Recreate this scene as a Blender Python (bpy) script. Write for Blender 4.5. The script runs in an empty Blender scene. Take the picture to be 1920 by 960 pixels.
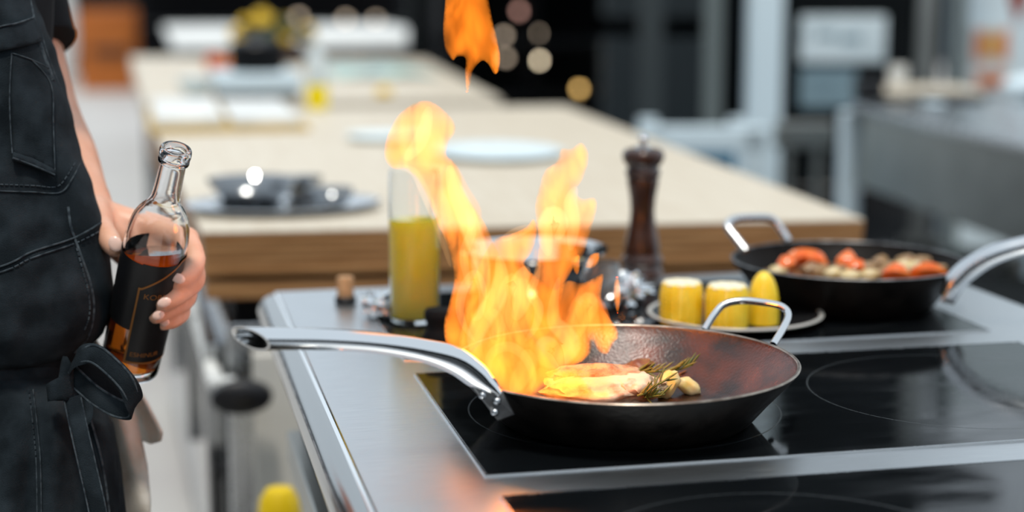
import bpy, bmesh, math, random
from mathutils import Vector, Matrix, noise
from mathutils.geometry import delaunay_2d_cdt
random.seed(7)
SC = bpy.context.scene
COL = SC.collection

# ------------------------------------------------------------------ camera
F = 3100.0
PITCH, YAW, CAMZ = math.radians(9.612), math.radians(12.621), 1.30
CPOS = Vector((0, 0, CAMZ))
FW = Vector((math.sin(YAW)*math.cos(PITCH), math.cos(YAW)*math.cos(PITCH), -math.sin(PITCH)))
RT = Vector((math.cos(YAW), -math.sin(YAW), 0))
UP = RT.cross(FW)
FH = Vector((math.sin(YAW), math.cos(YAW), 0))
cd = bpy.data.cameras.new('camera')
cd.sensor_width = 36; cd.lens = F/1920*36
cd.clip_start = .05; cd.clip_end = 200
cd.dof.use_dof = True; cd.dof.focus_distance = 1.50; cd.dof.aperture_fstop = 2.2
cam = bpy.data.objects.new('camera', cd); COL.objects.link(cam)
cam.matrix_world = Matrix((( RT.x, UP.x, -FW.x, 0), (RT.y, UP.y, -FW.y, 0), (RT.z, UP.z, -FW.z, CAMZ), (0, 0, 0, 1)))
SC.camera = cam
def ray(x, y): return FW + RT*((x-960)/F) + UP*((480-y)/F)
def at(x, y, d): return CPOS + ray(x, y)*d
def on(x, y, z=.9015):
    r = ray(x, y); return CPOS + r*((z-CAMZ)/r.z)

# ------------------------------------------------------------------ light
w = bpy.data.worlds.new('sky'); SC.world = w; w.use_nodes = True
bgn = w.node_tree.nodes['Background']
bgn.inputs[0].default_value = (.79, .90, 1.0, 1); bgn.inputs[1].default_value = 1.02
sd = bpy.data.lights.new('sun', 'SUN'); sd.energy = 2.3; sd.angle = math.radians(7); sd.color = (1, .94, .84)
sun = bpy.data.objects.new('sun', sd); COL.objects.link(sun)
sun.rotation_mode = 'QUATERNION'; sun.rotation_quaternion = Vector((-.10, -.33, .94)).to_track_quat('Z', 'Y')
SC.view_settings.view_transform = 'Standard'; SC.view_settings.look = 'None'
SC.view_settings.exposure = 0.0; SC.view_settings.gamma = 1.0

# ------------------------------------------------------------------ materials
def mat(name, col, rough=.5, metal=0, col2=None, nscale=20, stretch=(1, 1, 1), bump=0, bscale=None, bstretch=None,
        trans=0, ior=1.45, coat=0, emit=None, estr=0, lo=.35, hi=.65, rough2=None, spec=.5, sss=0, detail=4):
    m = bpy.data.materials.new(name); m.use_nodes = True
    nt = m.node_tree; b = nt.nodes['Principled BSDF']
    def s(k, v): b.inputs[k].default_value = v
    s('Base Color', (*col, 1)); s('Roughness', rough); s('Metallic', metal); s('IOR', ior)
    s('Transmission Weight', trans); s('Coat Weight', coat); s('Coat Roughness', .08); s('Specular IOR Level', spec)
    if sss: s('Subsurface Weight', sss); s('Subsurface Radius', (.03, .024, .004) if sss > .5 else (.008, .003, .0015)); s('Subsurface Scale', 1.0)
    if emit: s('Emission Color', (*emit, 1)); s('Emission Strength', estr)
    def nz(scale, st, det=4):
        tc = nt.nodes.new('ShaderNodeTexCoord'); mp = nt.nodes.new('ShaderNodeMapping')
        mp.inputs['Scale'].default_value = st
        n = nt.nodes.new('ShaderNodeTexNoise'); n.inputs['Scale'].default_value = scale; n.inputs['Detail'].default_value = det
        nt.links.new(tc.outputs['Object'], mp.inputs[0]); nt.links.new(mp.outputs[0], n.inputs['Vector'])
        return n
    if col2 is not None or rough2 is not None:
        n = nz(nscale, stretch, detail)
        mr = nt.nodes.new('ShaderNodeMapRange'); mr.inputs[1].default_value = lo; mr.inputs[2].default_value = hi
        nt.links.new(n.outputs['Fac'], mr.inputs[0])
        if col2 is not None:
            mx = nt.nodes.new('ShaderNodeMix'); mx.data_type = 'RGBA'
            mx.inputs[6].default_value = (*col, 1); mx.inputs[7].default_value = (*col2, 1)
            nt.links.new(mr.outputs[0], mx.inputs[0]); nt.links.new(mx.outputs[2], b.inputs['Base Color'])
        if rough2 is not None:
            r = nt.nodes.new('ShaderNodeMapRange'); r.inputs[3].default_value = rough; r.inputs[4].default_value = rough2
            nt.links.new(mr.outputs[0], r.inputs[0]); nt.links.new(r.outputs[0], b.inputs['Roughness'])
    if bump:
        n = nz(bscale or nscale, bstretch or stretch)
        bp = nt.nodes.new('ShaderNodeBump'); bp.inputs['Strength'].default_value = bump; bp.inputs['Distance'].default_value = .002
        nt.links.new(n.outputs['Fac'], bp.inputs['Height']); nt.links.new(bp.outputs[0], b.inputs['Normal'])
    return m

def flame_mat(name, col, k, soot=0, streak=None):
    m = bpy.data.materials.new(name); m.use_nodes = True; nt = m.node_tree
    nt.nodes.remove(nt.nodes['Principled BSDF'])
    e = nt.nodes.new('ShaderNodeEmission'); e.inputs[0].default_value = (*col, 1); e.inputs[1].default_value = k
    last = e.outputs[0]
    if streak:
        tc = nt.nodes.new('ShaderNodeTexCoord'); mp = nt.nodes.new('ShaderNodeMapping'); mp.inputs['Scale'].default_value = (1, .8, .42)
        n = nt.nodes.new('ShaderNodeTexNoise'); n.inputs['Scale'].default_value = streak; n.inputs['Detail'].default_value = 1.5; n.inputs['Distortion'].default_value = 1.6
        mr = nt.nodes.new('ShaderNodeMapRange'); mr.inputs[1].default_value = .36; mr.inputs[2].default_value = .66; mr.inputs[3].default_value = k*.35; mr.inputs[4].default_value = k*1.9
        nt.links.new(tc.outputs['Object'], mp.inputs[0]); nt.links.new(mp.outputs[0], n.inputs['Vector']); nt.links.new(n.outputs['Fac'], mr.inputs[0])
        nt.links.new(mr.outputs[0], e.inputs[1])
        try: m.cycles.volume_step_rate = .12
        except Exception: pass
    if soot:
        ab = nt.nodes.new('ShaderNodeVolumeAbsorption'); ab.inputs[0].default_value = (.97, .66, .24, 1); ab.inputs[1].default_value = soot
        ad = nt.nodes.new('ShaderNodeAddShader'); nt.links.new(last, ad.inputs[0]); nt.links.new(ab.outputs[0], ad.inputs[1]); last = ad.outputs[0]
    nt.links.new(last, nt.nodes['Material Output'].inputs['Volume'])
    return m

def glow(name, col, k):
    return mat(name, (0, 0, 0), emit=col, estr=k)

M = dict(
 steel=mat('brushed_steel', (.62, .64, .66), .26, 1, col2=(.54, .56, .58), nscale=60, stretch=(40, 1, 40), bump=.05, rough2=.34),
 worktop=mat('brushed_worktop_steel', (.66, .68, .69), .30, 1, col2=(.58, .60, .62), nscale=30, stretch=(1, 30, 1), rough2=.38, bump=.03),
 polish=mat('polished_steel', (.70, .71, .72), .13, 1),
 bowlsteel=mat('dark_polished_steel', (.30, .31, .32), .07, 1), railsteel=mat('rail_steel', (.36, .365, .36), .14, 1), beadsteel=mat('bead_steel', (.92, .93, .93), .12, 1),
 satin=mat('satin_steel', (.60, .62, .64), .22, 1, rough2=.3, nscale=30),
 greysteel=mat('grey_cabinet_steel', (.42, .43, .41), .38, 1, col2=(.36, .37, .35), nscale=8),
 glass_hob=mat('black_ceramic_glass', (.004, .005, .006), .05, 0, rough2=.16, nscale=9, stretch=(1, 3, 1), lo=.4, hi=.75, spec=.5),
 mark=mat('hob_marking', (.035, .04, .043), .2),
 iron=mat('black_carbon_steel', (.0035, .003, .003), .38, .0, col2=(.009, .007, .006), nscale=40, bump=.2, bscale=120, rough2=.55, spec=.22),
 ironin=mat('seasoned_pan_inside', (.010, .004, .002), .32, 0, col2=(.115, .024, .004), nscale=20, lo=.38, hi=.70, bump=.30, bscale=380, rough2=.25, spec=.8),
 rim=mat('worn_pan_rim', (.42, .36, .30), .35, 1, col2=(.2, .15, .12), nscale=60),
 bracket=mat('dark_bracket_steel', (.10, .10, .105), .45, 1, col2=(.30, .30, .30), nscale=50),
 dark=mat('matte_black', (.006, .006, .007), .7, spec=.12),
 black=mat('satin_black', (.012, .012, .014), .35),
 wood=mat('pale_butcher_block', (.66, .59, .48), .5, 0, col2=(.60, .52, .41), nscale=6, stretch=(14, 1, 4), bump=.05),
 woodedge=mat('worktop_edge_wood', (.27, .125, .042), .5, 0, col2=(.40, .21, .085), nscale=10, stretch=(1, 1, 14), bump=.1),
 walnut=mat('dark_turned_wood', (.022, .007, .0035), .28, 0, col2=(.055, .017, .007), nscale=30, stretch=(4, 4, 1), coat=.5),
 cork=mat('cork', (.50, .30, .15), .8, 0, col2=(.36, .19, .09), nscale=140, bump=.3),
 oil=mat('olive_oil', (1.0, .73, .0), .12, 0, trans=.10, ior=1.3, sss=.6), milky=mat('milky_plastic', (.80, .86, .87), .2, 0, trans=.35, ior=1.2),
 glass=mat('clear_glass', (1, 1, 1), .0, 0, trans=1, ior=1.47),
 frosted=mat('clear_plastic', (.96, .98, .98), .06, 0, trans=.96, ior=1.3),
 spirit=mat('amber_spirit', (.50, .125, .009), 0, 0, trans=1, ior=1.36),
 label=mat('black_bottle_label', (.004, .004, .005), .42),
 gold=mat('gold_print', (.26, .11, .025), .45, .3),
 skin=mat('skin', (.66, .33, .21), .42, 0, col2=(.74, .42, .29), nscale=28, bump=.12, bscale=260, sss=.12),
 nail=mat('fingernail', (.84, .56, .46), .22),
 denim=mat('washed_black_denim', (.005, .0088, .012), .85, 0, col2=(.024, .034, .042), nscale=30, lo=.38, hi=.78, bump=.6, bscale=900, bstretch=(1, 1, 1.6), detail=8, spec=.2),
 denimlt=mat('worn_denim_seam', (.060, .076, .087), .9, 0, col2=(.014, .020, .026), nscale=160, spec=.2, bump=.5),
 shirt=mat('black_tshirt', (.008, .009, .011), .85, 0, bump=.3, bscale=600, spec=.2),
 trousers=mat('dark_trousers', (.012, .013, .016), .85, spec=.2),
 shoe=mat('black_leather', (.01, .01, .01), .4),
 linen=mat('beige_linen', (.62, .55, .46), .9, 0, col2=(.72, .67, .60), nscale=50, bump=.5, bscale=700),
 meat=mat('seared_chicken_skin', (.50, .34, .19), .40, 0, col2=(.26, .10, .03), nscale=70, lo=.46, hi=.68, bump=.8, bscale=300, sss=.1),
 flesh=mat('pale_chicken_flesh', (.68, .57, .42), .38, 0, col2=(.40, .15, .045), nscale=38, lo=.52, hi=.68, bump=.5, bscale=120, sss=.1),
 herb=mat('rosemary_green', (.085, .105, .018), .5, 0, col2=(.20, .19, .03), nscale=90),
 herbd=mat('fried_leaf', (.12, .035, .01), .4, 0, col2=(.25, .12, .03), nscale=60),
 garlic=mat('golden_garlic', (.80, .52, .12), .4, 0, col2=(.86, .72, .42), nscale=50, sss=.1),
 corn=mat('sweetcorn_kernels', (.86, .56, .002), .32, 0, col2=(.90, .66, .04), nscale=60, coat=.3, sss=.05),
 corncore=mat('pale_corn_core', (.85, .72, .42), .5, 0, col2=(.92, .88, .72), nscale=120, bump=.6),
 plate=mat('dark_stoneware', (.014, .014, .015), .25),
 platerim=mat('pale_plate_rim', (.48, .47, .44), .3),
 tomato=mat('tomato_red', (.82, .11, .012), .25, 0, col2=(.88, .24, .03), nscale=30, coat=.2), ironrear=mat('black_pan_inside', (.006, .004, .003), .5, spec=.12),
 vegbed=mat('dark_vegetables', (.06, .028, .012), .4, 0, col2=(.22, .09, .025), nscale=60),
 mushroom=mat('fried_mushroom', (.22, .115, .045), .35, 0, col2=(.42, .27, .13), nscale=50),
 onion=mat('fried_onion', (.70, .58, .36), .25, 0, col2=(.55, .38, .12), nscale=50),
 foil=mat('crumpled_foil', (.80, .82, .84), .16, 1),
 floor=mat('pale_concrete', (.50, .49, .47), .55, 0, col2=(.44, .42, .41), nscale=1.2),
 darkwall=mat('dark_wall', (.004, .0055, .0065), .7, 0, col2=(.007, .009, .010), nscale=2, spec=.12),
 whitewall=mat('white_wall', (.70, .80, .84), .6),
 whitemetal=mat('white_painted_metal', (.68, .80, .86), .45),
 greymetal=mat('grey_painted_metal', (.035, .044, .047), .5), midgrey=mat('mid_grey_metal', (.16, .19, .19), .5),
 bluetarp=mat('blue_plastic', (.035, .16, .27), .4),
 orangebox=mat('orange_wood', (.50, .145, .018), .5, 0, col2=(.38, .10, .012), nscale=4, stretch=(1, 1, 6)),
 paper=mat('white_paper', (.80, .80, .77), .8, 0, col2=(.62, .64, .64), nscale=12),
 card=mat('golden_cardboard', (.55, .38, .12), .7),
 signw=mat('grey_white_sign', (.74, .84, .88), .5, 0, col2=(.62, .72, .76), nscale=9),
 inkg=mat('faded_print', (.22, .32, .37), .6),
 orangeink=mat('orange_print', (.75, .22, .07), .5), yellowink=mat('yellow_print', (.75, .48, .16), .5),
 red=mat('red_cloth', (.22, .022, .006), .7),
 yellow=mat('yellow_plastic', (.80, .56, .01), .4), petal=mat('yellow_petal', (.78, .50, .03), .5),
 leafy=mat('dark_leaf', (.03, .05, .02), .5),
 lemon=mat('lemon_peel', (.80, .55, .05), .4), apple=mat('red_apple', (.60, .07, .03), .3, 0, col2=(.7, .3, .05), nscale=20),
 magblue=mat('pale_blue_print', (.45, .60, .66), .4, 0, col2=(.36, .56, .46), nscale=14),
 palepanel=mat('pale_panel', (.66, .64, .59), .35, 0),
 smoked=mat('smoky_glass', (.55, .58, .60), .1, 0, trans=.7, ior=1.3),
 bulb=glow('warm_bulb', (1, .83, .58), 9), bulbamber=glow('amber_bulb', (1, .62, .20), 5), bulbpink=glow('pink_bulb', (1, .55, .45), 2.0), bulbdim=glow('dim_bulb', (1, .80, .60), 2.2),
 flame=flame_mat('flame_gas', (1, .30, .045), 30, 34, 42), flamehot=flame_mat('flame_hot_filament', (1, .52, .20), 44),
 flamecore=flame_mat('flame_core', (1, .46, .15), 16),
 flamedeep=flame_mat('flame_orange_edge', (1, .22, .016), 26, 20), flametop=flame_mat('flame_free_tongue', (1, .27, .022), 40, 30, 38),
)

# ------------------------------------------------------------------ mesh helpers
class MB:
    def __init__(s): s.v = []; s.f = []
    def add(s, V, Fc):
        o = len(s.v); s.v += [Vector(p) for p in V]; s.f += [tuple(i+o for i in f) for f in Fc]; return s
    def box(s, a, b):
        x0, y0, z0 = a; x1, y1, z1 = b
        return s.add([(x0,y0,z0),(x1,y0,z0),(x1,y1,z0),(x0,y1,z0),(x0,y0,z1),(x1,y0,z1),(x1,y1,z1),(x0,y1,z1)],
              [(0,3,2,1),(4,5,6,7),(0,1,5,4),(1,2,6,5),(2,3,7,6),(3,0,4,7)])
    def prism(s, poly, z0, z1):        # poly: CCW xy list
        n = len(poly)
        V = [(p[0], p[1], z0) for p in poly] + [(p[0], p[1], z1) for p in poly]
        return s.add(V, [tuple(range(n-1, -1, -1)), tuple(range(n, 2*n))] + [(i, (i+1) % n, n+(i+1) % n, n+i) for i in range(n)])
    def obox(s, c, ex, ey, ez):        # oriented box: centre and half-axes
        c = Vector(c); ex, ey, ez = Vector(ex), Vector(ey), Vector(ez)
        V = [c+ex*i+ey*j+ez*k for k in (-1, 1) for i, j in ((-1,-1),(1,-1),(1,1),(-1,1))]
        return s.add(V, [(0,3,2,1),(4,5,6,7),(0,1,5,4),(1,2,6,5),(2,3,7,6),(3,0,4,7)])
    def lathe(s, prof, c=(0,0,0), seg=48, axis=None, sx=1, sy=1, fn=None):
        c = Vector(c); Q = axis.to_matrix() if axis is not None else Matrix.Identity(3)
        V = []; Fc = []; rows = []
        for r, z in prof:
            if r < 1e-6: rows.append([len(V)]); V.append(c+Q@Vector((0, 0, z)))
            else:
                row = []
                for i in range(seg):
                    a = 2*math.pi*i/seg; rr = r*(fn(a, z) if fn else 1)
                    row.append(len(V)); V.append(c+Q@Vector((rr*math.cos(a)*sx, rr*math.sin(a)*sy, z)))
                rows.append(row)
        for a, b in zip(rows, rows[1:]):
            if len(a) == 1 and len(b) == 1: continue
            for i in range(seg):
                j = (i+1) % seg
                if len(a) == 1: Fc.append((a[0], b[j], b[i]))
                elif len(b) == 1: Fc.append((a[i], a[j], b[0]))
                else: Fc.append((a[i], a[j], b[j], b[i]))
        return s.add(V, Fc)
    def tube(s, P, R, seg=12, caps=True, hint=None, closed=False):
        P = [Vector(p) for p in P]; n = len(P)
        if not isinstance(R, list): R = [R]*n
        R = [(r, r) if not isinstance(r, tuple) else r for r in R]
        V = []; Fc = []; nrm = None
        for i in range(n):
            if closed: t = (P[(i+1) % n]-P[i-1]).normalized()
            else: t = (P[min(i+1, n-1)]-P[max(i-1, 0)]).normalized()
            if hint is not None: a = Vector(hint)
            elif nrm is None: a = Vector((0, 0, 1)) if abs(t.z) < .9 else Vector((1, 0, 0))
            else: a = nrm
            nrm = (a-t*a.dot(t)).normalized(); bn = t.cross(nrm)
            for k in range(seg):
                q = 2*math.pi*k/seg
                V.append(P[i]+nrm*(math.cos(q)*R[i][0])+bn*(math.sin(q)*R[i][1]))
        for i in range(n if closed else n-1):
            for k in range(seg):
                l = (k+1) % seg; a = i*seg; b = ((i+1) % n)*seg
                Fc.append((a+k, a+l, b+l, b+k))
        if caps and not closed: Fc += [tuple(range(seg-1, -1, -1)), tuple((n-1)*seg+k for k in range(seg))]
        return s.add(V, Fc)
    def sphere(s, c, r, seg=20, rings=12, sc=(1,1,1)):
        prof = [(r*math.sin(math.pi*i/rings), -r*math.cos(math.pi*i/rings)) for i in range(rings+1)]
        m = MB().lathe(prof, (0,0,0), seg)
        return s.add([Vector((p.x*sc[0], p.y*sc[1], p.z*sc[2]))+Vector(c) for p in m.v], m.f)
    def ball(s, c, ax, r, sub=3, amp=.1, fr=2.0, seed=0):   # lumpy ellipsoid with three half axes ax
        b = bmesh.new(); bmesh.ops.create_icosphere(b, subdivisions=sub, radius=1)
        V = []
        for v in b.verts:
            p = v.co.normalized(); q = p*fr+Vector((seed*3.1, seed*1.7, seed)); k = 1+amp*noise.noise(q)+(amp*.38*noise.noise(q*2.9)+amp*.16*noise.noise(q*7) if sub > 3 else 0)
            V.append(Vector(c)+(Vector(ax[0])*p.x+Vector(ax[1])*p.y+Vector(ax[2])*p.z)*(r*k))
        Fc = [tuple(v.index for v in f.verts) for f in b.faces]; b.free()
        return s.add(V, Fc)

def smooth(P, n=6, closed=False):
    P = [Vector(p) for p in P]; out = []; N = len(P)
    rng = N if closed else N-1
    for i in range(rng):
        g = lambda k: P[k % N] if closed else P[max(0, min(N-1, k))]
        a, b, c, d = g(i-1), g(i), g(i+1), g(i+2)
        for j in range(n):
            t = j/n
            out.append(.5*((2*b)+(c-a)*t+(2*a-5*b+4*c-d)*t*t+(3*b-a-3*c+d)*t**3))
    if not closed: out.append(P[-1].copy())
    return out
def lerp_list(R, n): # resample list of numbers along smooth() output
    out = []
    for i in range(len(R)-1):
        for j in range(n):
            t = j/n; t = t*t*(3-2*t)*.5+t*.5; out.append(R[i]*(1-t)+R[i+1]*t)
    return out+[R[-1]]

def wloc(o):
    p = Vector((0, 0, 0))
    while o: p = p+o.location; o = o.parent
    return p
def obj(name, mb, m, parent=None, flat=False, bevel=0, label=None, kind=None, sub=0, mod=None):
    me = bpy.data.meshes.new(name)
    if parent is not None: off = wloc(parent)
    else:
        xs = [p.x for p in mb.v]; ys = [p.y for p in mb.v]; zs = [p.z for p in mb.v]
        off = Vector(((min(xs)+max(xs))/2, (min(ys)+max(ys))/2, min(zs)))
    me.from_pydata([p-off for p in mb.v], [], mb.f); me.update()
    b = bmesh.new(); b.from_mesh(me); bmesh.ops.recalc_face_normals(b, faces=b.faces); b.to_mesh(me); b.free()
    me.materials.append(M[m])
    o = bpy.data.objects.new(name, me); COL.objects.link(o)
    if parent is not None: o.parent = parent
    else: o.location = off
    if not flat:
        for p in me.polygons: p.use_smooth = True
    if bevel:
        md = o.modifiers.new('bevel', 'BEVEL'); md.width = bevel; md.segments = 2; md.limit_method = 'ANGLE'; md.harden_normals = False
    if sub:
        md = o.modifiers.new('sub', 'SUBSURF'); md.levels = md.render_levels = sub
    if flat is False and bevel == 0:
        try: me.set_sharp_from_angle(angle=math.radians(45))
        except Exception: pass
    if label: o['label'] = label
    if kind: o['kind'] = kind
    return o
def thing(name, label, cat, loc, group=None):
    o = bpy.data.objects.new(name, None); COL.objects.link(o); o.location = Vector(loc); o.empty_display_size = .05
    o['label'] = label; o['category'] = cat
    if group: o['group'] = group
    return o
def tag(o, label, cat, group=None, kind=None):
    o['label'] = label; o['category'] = cat
    if group: o['group'] = group
    if kind: o['kind'] = kind
    return o
def struct(name, mb, m, flat=True, parent=None, bevel=0):
    o = obj(name, mb, m, parent, flat=flat, bevel=bevel)
    if parent is None: o['kind'] = 'structure'
    return o
def dup(o, loc, label=None, parent=None):
    c = o.copy(); COL.objects.link(c)
    if parent is None: c.location = Vector(loc)
    else: c.parent = parent
    if label: c['label'] = label
    for ch in [x for x in SC.objects if x.parent == o and x != c]:
        dup(ch, None, None, c)
    return c

# ------------------------------------------------------------------ the setting
struct('floor', MB().box((-9, -1.5, -.1), (14, 26, 0)), 'floor')
struct('wall_back', MB().box((-9, 23, 0), (14, 23.2, 2.0)), 'darkwall')
struct('trim_1', MB().box((1.42, 2.2, .0), (6.5, 9.5, .004)), 'dark')  # added dark sheet over the pale floor, blackens it under counter and trolley
# dark kitchen wall on the right raised out of view to darken hob reflections, open beyond
struct('wall_right', MB().box((1.55, 9.6, 0), (4.9, 9.75, 4.6)), 'darkwall')
struct('ceiling', MB().box((1.45, 6.5, 2.75), (3.7, 9.75, 2.85)), 'darkwall')  # unseen dark roof added to shade the right background and hob reflections
struct('wall_front', MB().box((-9, -1.6, 0), (14, -1.5, 1.9)), 'darkwall')  # unseen dark wall added behind the camera to cut front light
struct('wall_left', MB().box((-4.2, -1.5, 0), (-4.0, 7.5, 3.0)), 'darkwall')  # unseen dark wall added so the rail's left side reflects darker
struct('wall_white', MB().box((3.75, 7.2, 0), (8.5, 7.3, 2.6)), 'whitewall')

# ------------------------------------------------------------------ cooking range
rg = thing('cooking_range', 'stainless steel cooking range with black glass hobs and a rounded front rail', 'range', (.6, 1.4, 0))
obj('worktop', MB().box((.1578, .72, .862), (1.05, 2.105, .9)), 'worktop', rg, flat=True, bevel=.002)
def strip_extrude(prof, y0, y1):   # profile in XZ extruded along Y
    n = len(prof); V = [(x, y0, z) for x, z in prof]+[(x, y1, z) for x, z in prof]
    return MB().add(V, [(i, (i+1) % n, n+(i+1) % n, n+i) for i in range(n)]+[tuple(range(n)), tuple(range(2*n-1, n-1, -1))])
rp = [(.1575+.0222*math.cos(a), .8780+.0222*math.sin(a)) for a in [math.radians(85+i*9.5) for i in range(21)]]
rail = strip_extrude(rp, .72, 2.085)
rail.sphere((.1575, 2.085, .8780), .0221, 20, 12, (1, .6, 1))
ro = obj('rail', rail, 'railsteel', rg, label='rounded polished rail along the front edge')
obj('bead', MB().tube([(.1600, .72, .8972), (.1600, 2.09, .8972)], .0042, 12), 'beadsteel', ro)  # bright bead added in place of the rail's specular line
obj('seam', MB().tube([(.1389, .72, .8905), (.1389, 2.08, .8905)], .0008, 6), 'bracket', ro)
hobs = [(.85, 1.2075), (1.264, 1.619), (1.684, 2.045)]
for y0, y1 in hobs:
    g = obj('glass_panel', MB().box((.262, y0, .8995), (.935, y1, .9015)), 'glass_hob', rg, flat=True, bevel=.0008)
    cy = (y0+y1)/2
    t = MB()
    x0, x1 = .2606, .9364
    for a, b in (((x0, y0-.0014), (x1, y0)), ((x0, y1), (x1, y1+.0014)), ((x0, y0), (.262, y1)), ((.935, y0), (x1, y1))):
        t.box((a[0], a[1], .8998), (b[0], b[1], .9018))
    obj('trim', t, 'satin', g, flat=True)
    for cx in (.43, .77):
        ring = MB(); N = 72
        for i in range(N):
            a0, a1 = 2*math.pi*i/N, 2*math.pi*(i+.93)/N
            o = len(ring.v)
            V = []
            for a in (a0, a1):
                for r in (.1445, .1462): V.append((cx+r*math.cos(a), cy+r*math.sin(a), .90155))
            ring.add(V, [(0, 1, 3, 2)])
        obj('cooking_zone_ring', ring, 'mark', g, flat=True)
# cabinet under the worktop
obj('cabinet', MB().box((.19, .76, .12), (1.02, 2.08, .862)), 'dark', rg, flat=True)
obj('side_rail', MB().obox((.178, 1.72, .70), (.010, 0, 0), (0, .36, 0), (0, 0, .022)), 'greysteel', rg, flat=True, bevel=.003)
obj('socket', MB().box((.168, 1.40, .79), (.19, 1.50, .855)), 'black', rg, flat=True, bevel=.004)
for x, y in ((.22, .80), (.98, .80), (.22, 2.04), (.98, 2.04)):
    obj('foot', MB().lathe([(0, 0), (.03, 0), (.03, .02), (.02, .03), (.02, .12), (0, .12)], (x, y, 0), 16), 'satin', rg)

# ------------------------------------------------------------------ frying pans
def pan_body(c, R, h, base):
    k = R/.158
    out = [(0, 0), (base-.006, 0), (base, .0015), (base+.005, .005), (base+(R-base)*.45, h*.45), (base+(R-base)*.80, h*.78), (R, h)]
    m = MB().lathe(out+[(R-.0005, h+.0008)], c, 112)
    inn = [(R-.0005, h+.0008), (R-.0032, h+.0006), (R-.0045, h-.003), (base+(R-base)*.78-.003, h*.78), (base+(R-base)*.43-.003, h*.46), (base+.001, .009), (base-.006, .0045), (base*.5, .004), (0, .0038)]
    i = MB().lathe(inn, c, 112)
    r = MB().tube([Vector(c)+Vector((math.cos(2*math.pi*q/112)*(R-.0016), math.sin(2*math.pi*q/112)*(R-.0016), h+.0006)) for q in range(112)], (.0012, .0018), 8, closed=True, hint=(0, 0, 1))
    return m, i, r
C1 = on(1172, 677, .9545); C1.z = .9017
p1 = thing('frying_pan', 'black steel frying pan with long tubular handle, flames rising out of it', 'frying pan', C1)
a, b, c = pan_body(C1, .158, .0525, .112)
obj('body', a, 'iron', p1); obj('inside', b, 'ironin', p1, label='rust brown seasoned inside wall'); obj('rim', c, 'rim', p1)
HT = Vector((0, 0, 1))
def hollow_handle(P, R, skew, parent, m='polish', wall=.0013):
    # P runs from the pan to the free end; open, slantingly cut end
    n = len(P); seg = 28; out = MB(); V = []; Fc = []
    fr = []
    for i in range(n):
        t = (P[min(i+1, n-1)]-P[max(i-1, 0)]).normalized()
        u = (HT-t*HT.dot(t)).normalized(); fr.append((t, u, t.cross(u)))
    def ring(i, dr, sk):
        t, u, b = fr[i]
        for k in range(seg):
            q = 2*math.pi*k/seg; d = u*(math.cos(q)*(R[i][0]-dr))+b*(math.sin(q)*(R[i][1]-dr))
            V.append(P[i]+d+t*(d.dot(skew)*sk if sk else 0))
    for i in range(n): ring(i, 0, 1.0*max(0, (i-(n-7))/6))
    for i in range(n-1, n-9, -1): ring(i, wall, 1.0*max(0, (i-(n-7))/6))
    L = n+8
    for i in range(L-1):
        for k in range(seg):
            l = (k+1) % seg; Fc.append((i*seg+k, i*seg+l, (i+1)*seg+l, (i+1)*seg+k))
    Fc.append(tuple(range(seg))); Fc.append(tuple((L-1)*seg+k for k in range(seg)))
    out.add(V, Fc)
    return obj('handle', out, m, parent, label='polished steel handle')
def px_path(lst, n=6):
    return smooth([at(*p) for p in lst], n)
hp = [(932, 734, 1.396), (914, 720, 1.393), (890, 701, 1.388), (850, 674, 1.378), (785, 655, 1.365), (700, 642, 1.35), (610, 636, 1.335), (540, 635, 1.323), (500, 635, 1.316), (470, 635, 1.31)]
hr = [(.0045, .0125), (.0085, .0125), (.0115, .012), (.0118, .0115), (.0098, .012), (.0088, .012), (.0088, .012), (.009, .012), (.0092, .012), (.0094, .012)]
P = px_path(hp, 5)
Rr = list(zip(lerp_list([r[0] for r in hr], 5), lerp_list([r[1] for r in hr], 5)))
hd = hollow_handle(P, Rr, FH*.9+UP*.75, p1)
obj('handle_bore', MB().tube([P[-9], P[-8]], [(.0075, .0105), (.0075, .0105)], 20, hint=(0, 0, 1)), 'dark', hd)
br = MB()
pl = [at(860, 692, 1.378), at(930, 710, 1.385), at(967, 778, 1.396), at(934, 790, 1.391)]
nb = (pl[1]-pl[0]).cross(pl[3]-pl[0]).normalized()
if nb.dot(FW) > 0: nb = -nb
br.add([p for p in pl]+[p-nb*.004 for p in pl], [(0, 1, 2, 3), (7, 6, 5, 4), (0, 4, 5, 1), (1, 5, 6, 2), (2, 6, 7, 3), (3, 7, 4, 0)])
bo = obj('handle_bracket', br, 'bracket', p1, flat=True, bevel=.0012)
for x, y in ((905, 741), (932, 752), (928, 773)):
    q = at(x, y, 1.3865); obj('rivet', MB().sphere(q, .0036, 12, 8, (1, 1, 1)), 'satin', bo)
lp = [(1322, 618, 1.648), (1338, 592, 1.652), (1358, 571, 1.656), (1390, 564, 1.656), (1430, 567, 1.65), (1464, 574, 1.64), (1478, 590, 1.63), (1468, 616, 1.61), (1450, 646, 1.595)]
obj('loop_handle', MB().tube(px_path(lp, 6), .0036, 14), 'polish', p1, label='polished steel loop handle')

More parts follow.
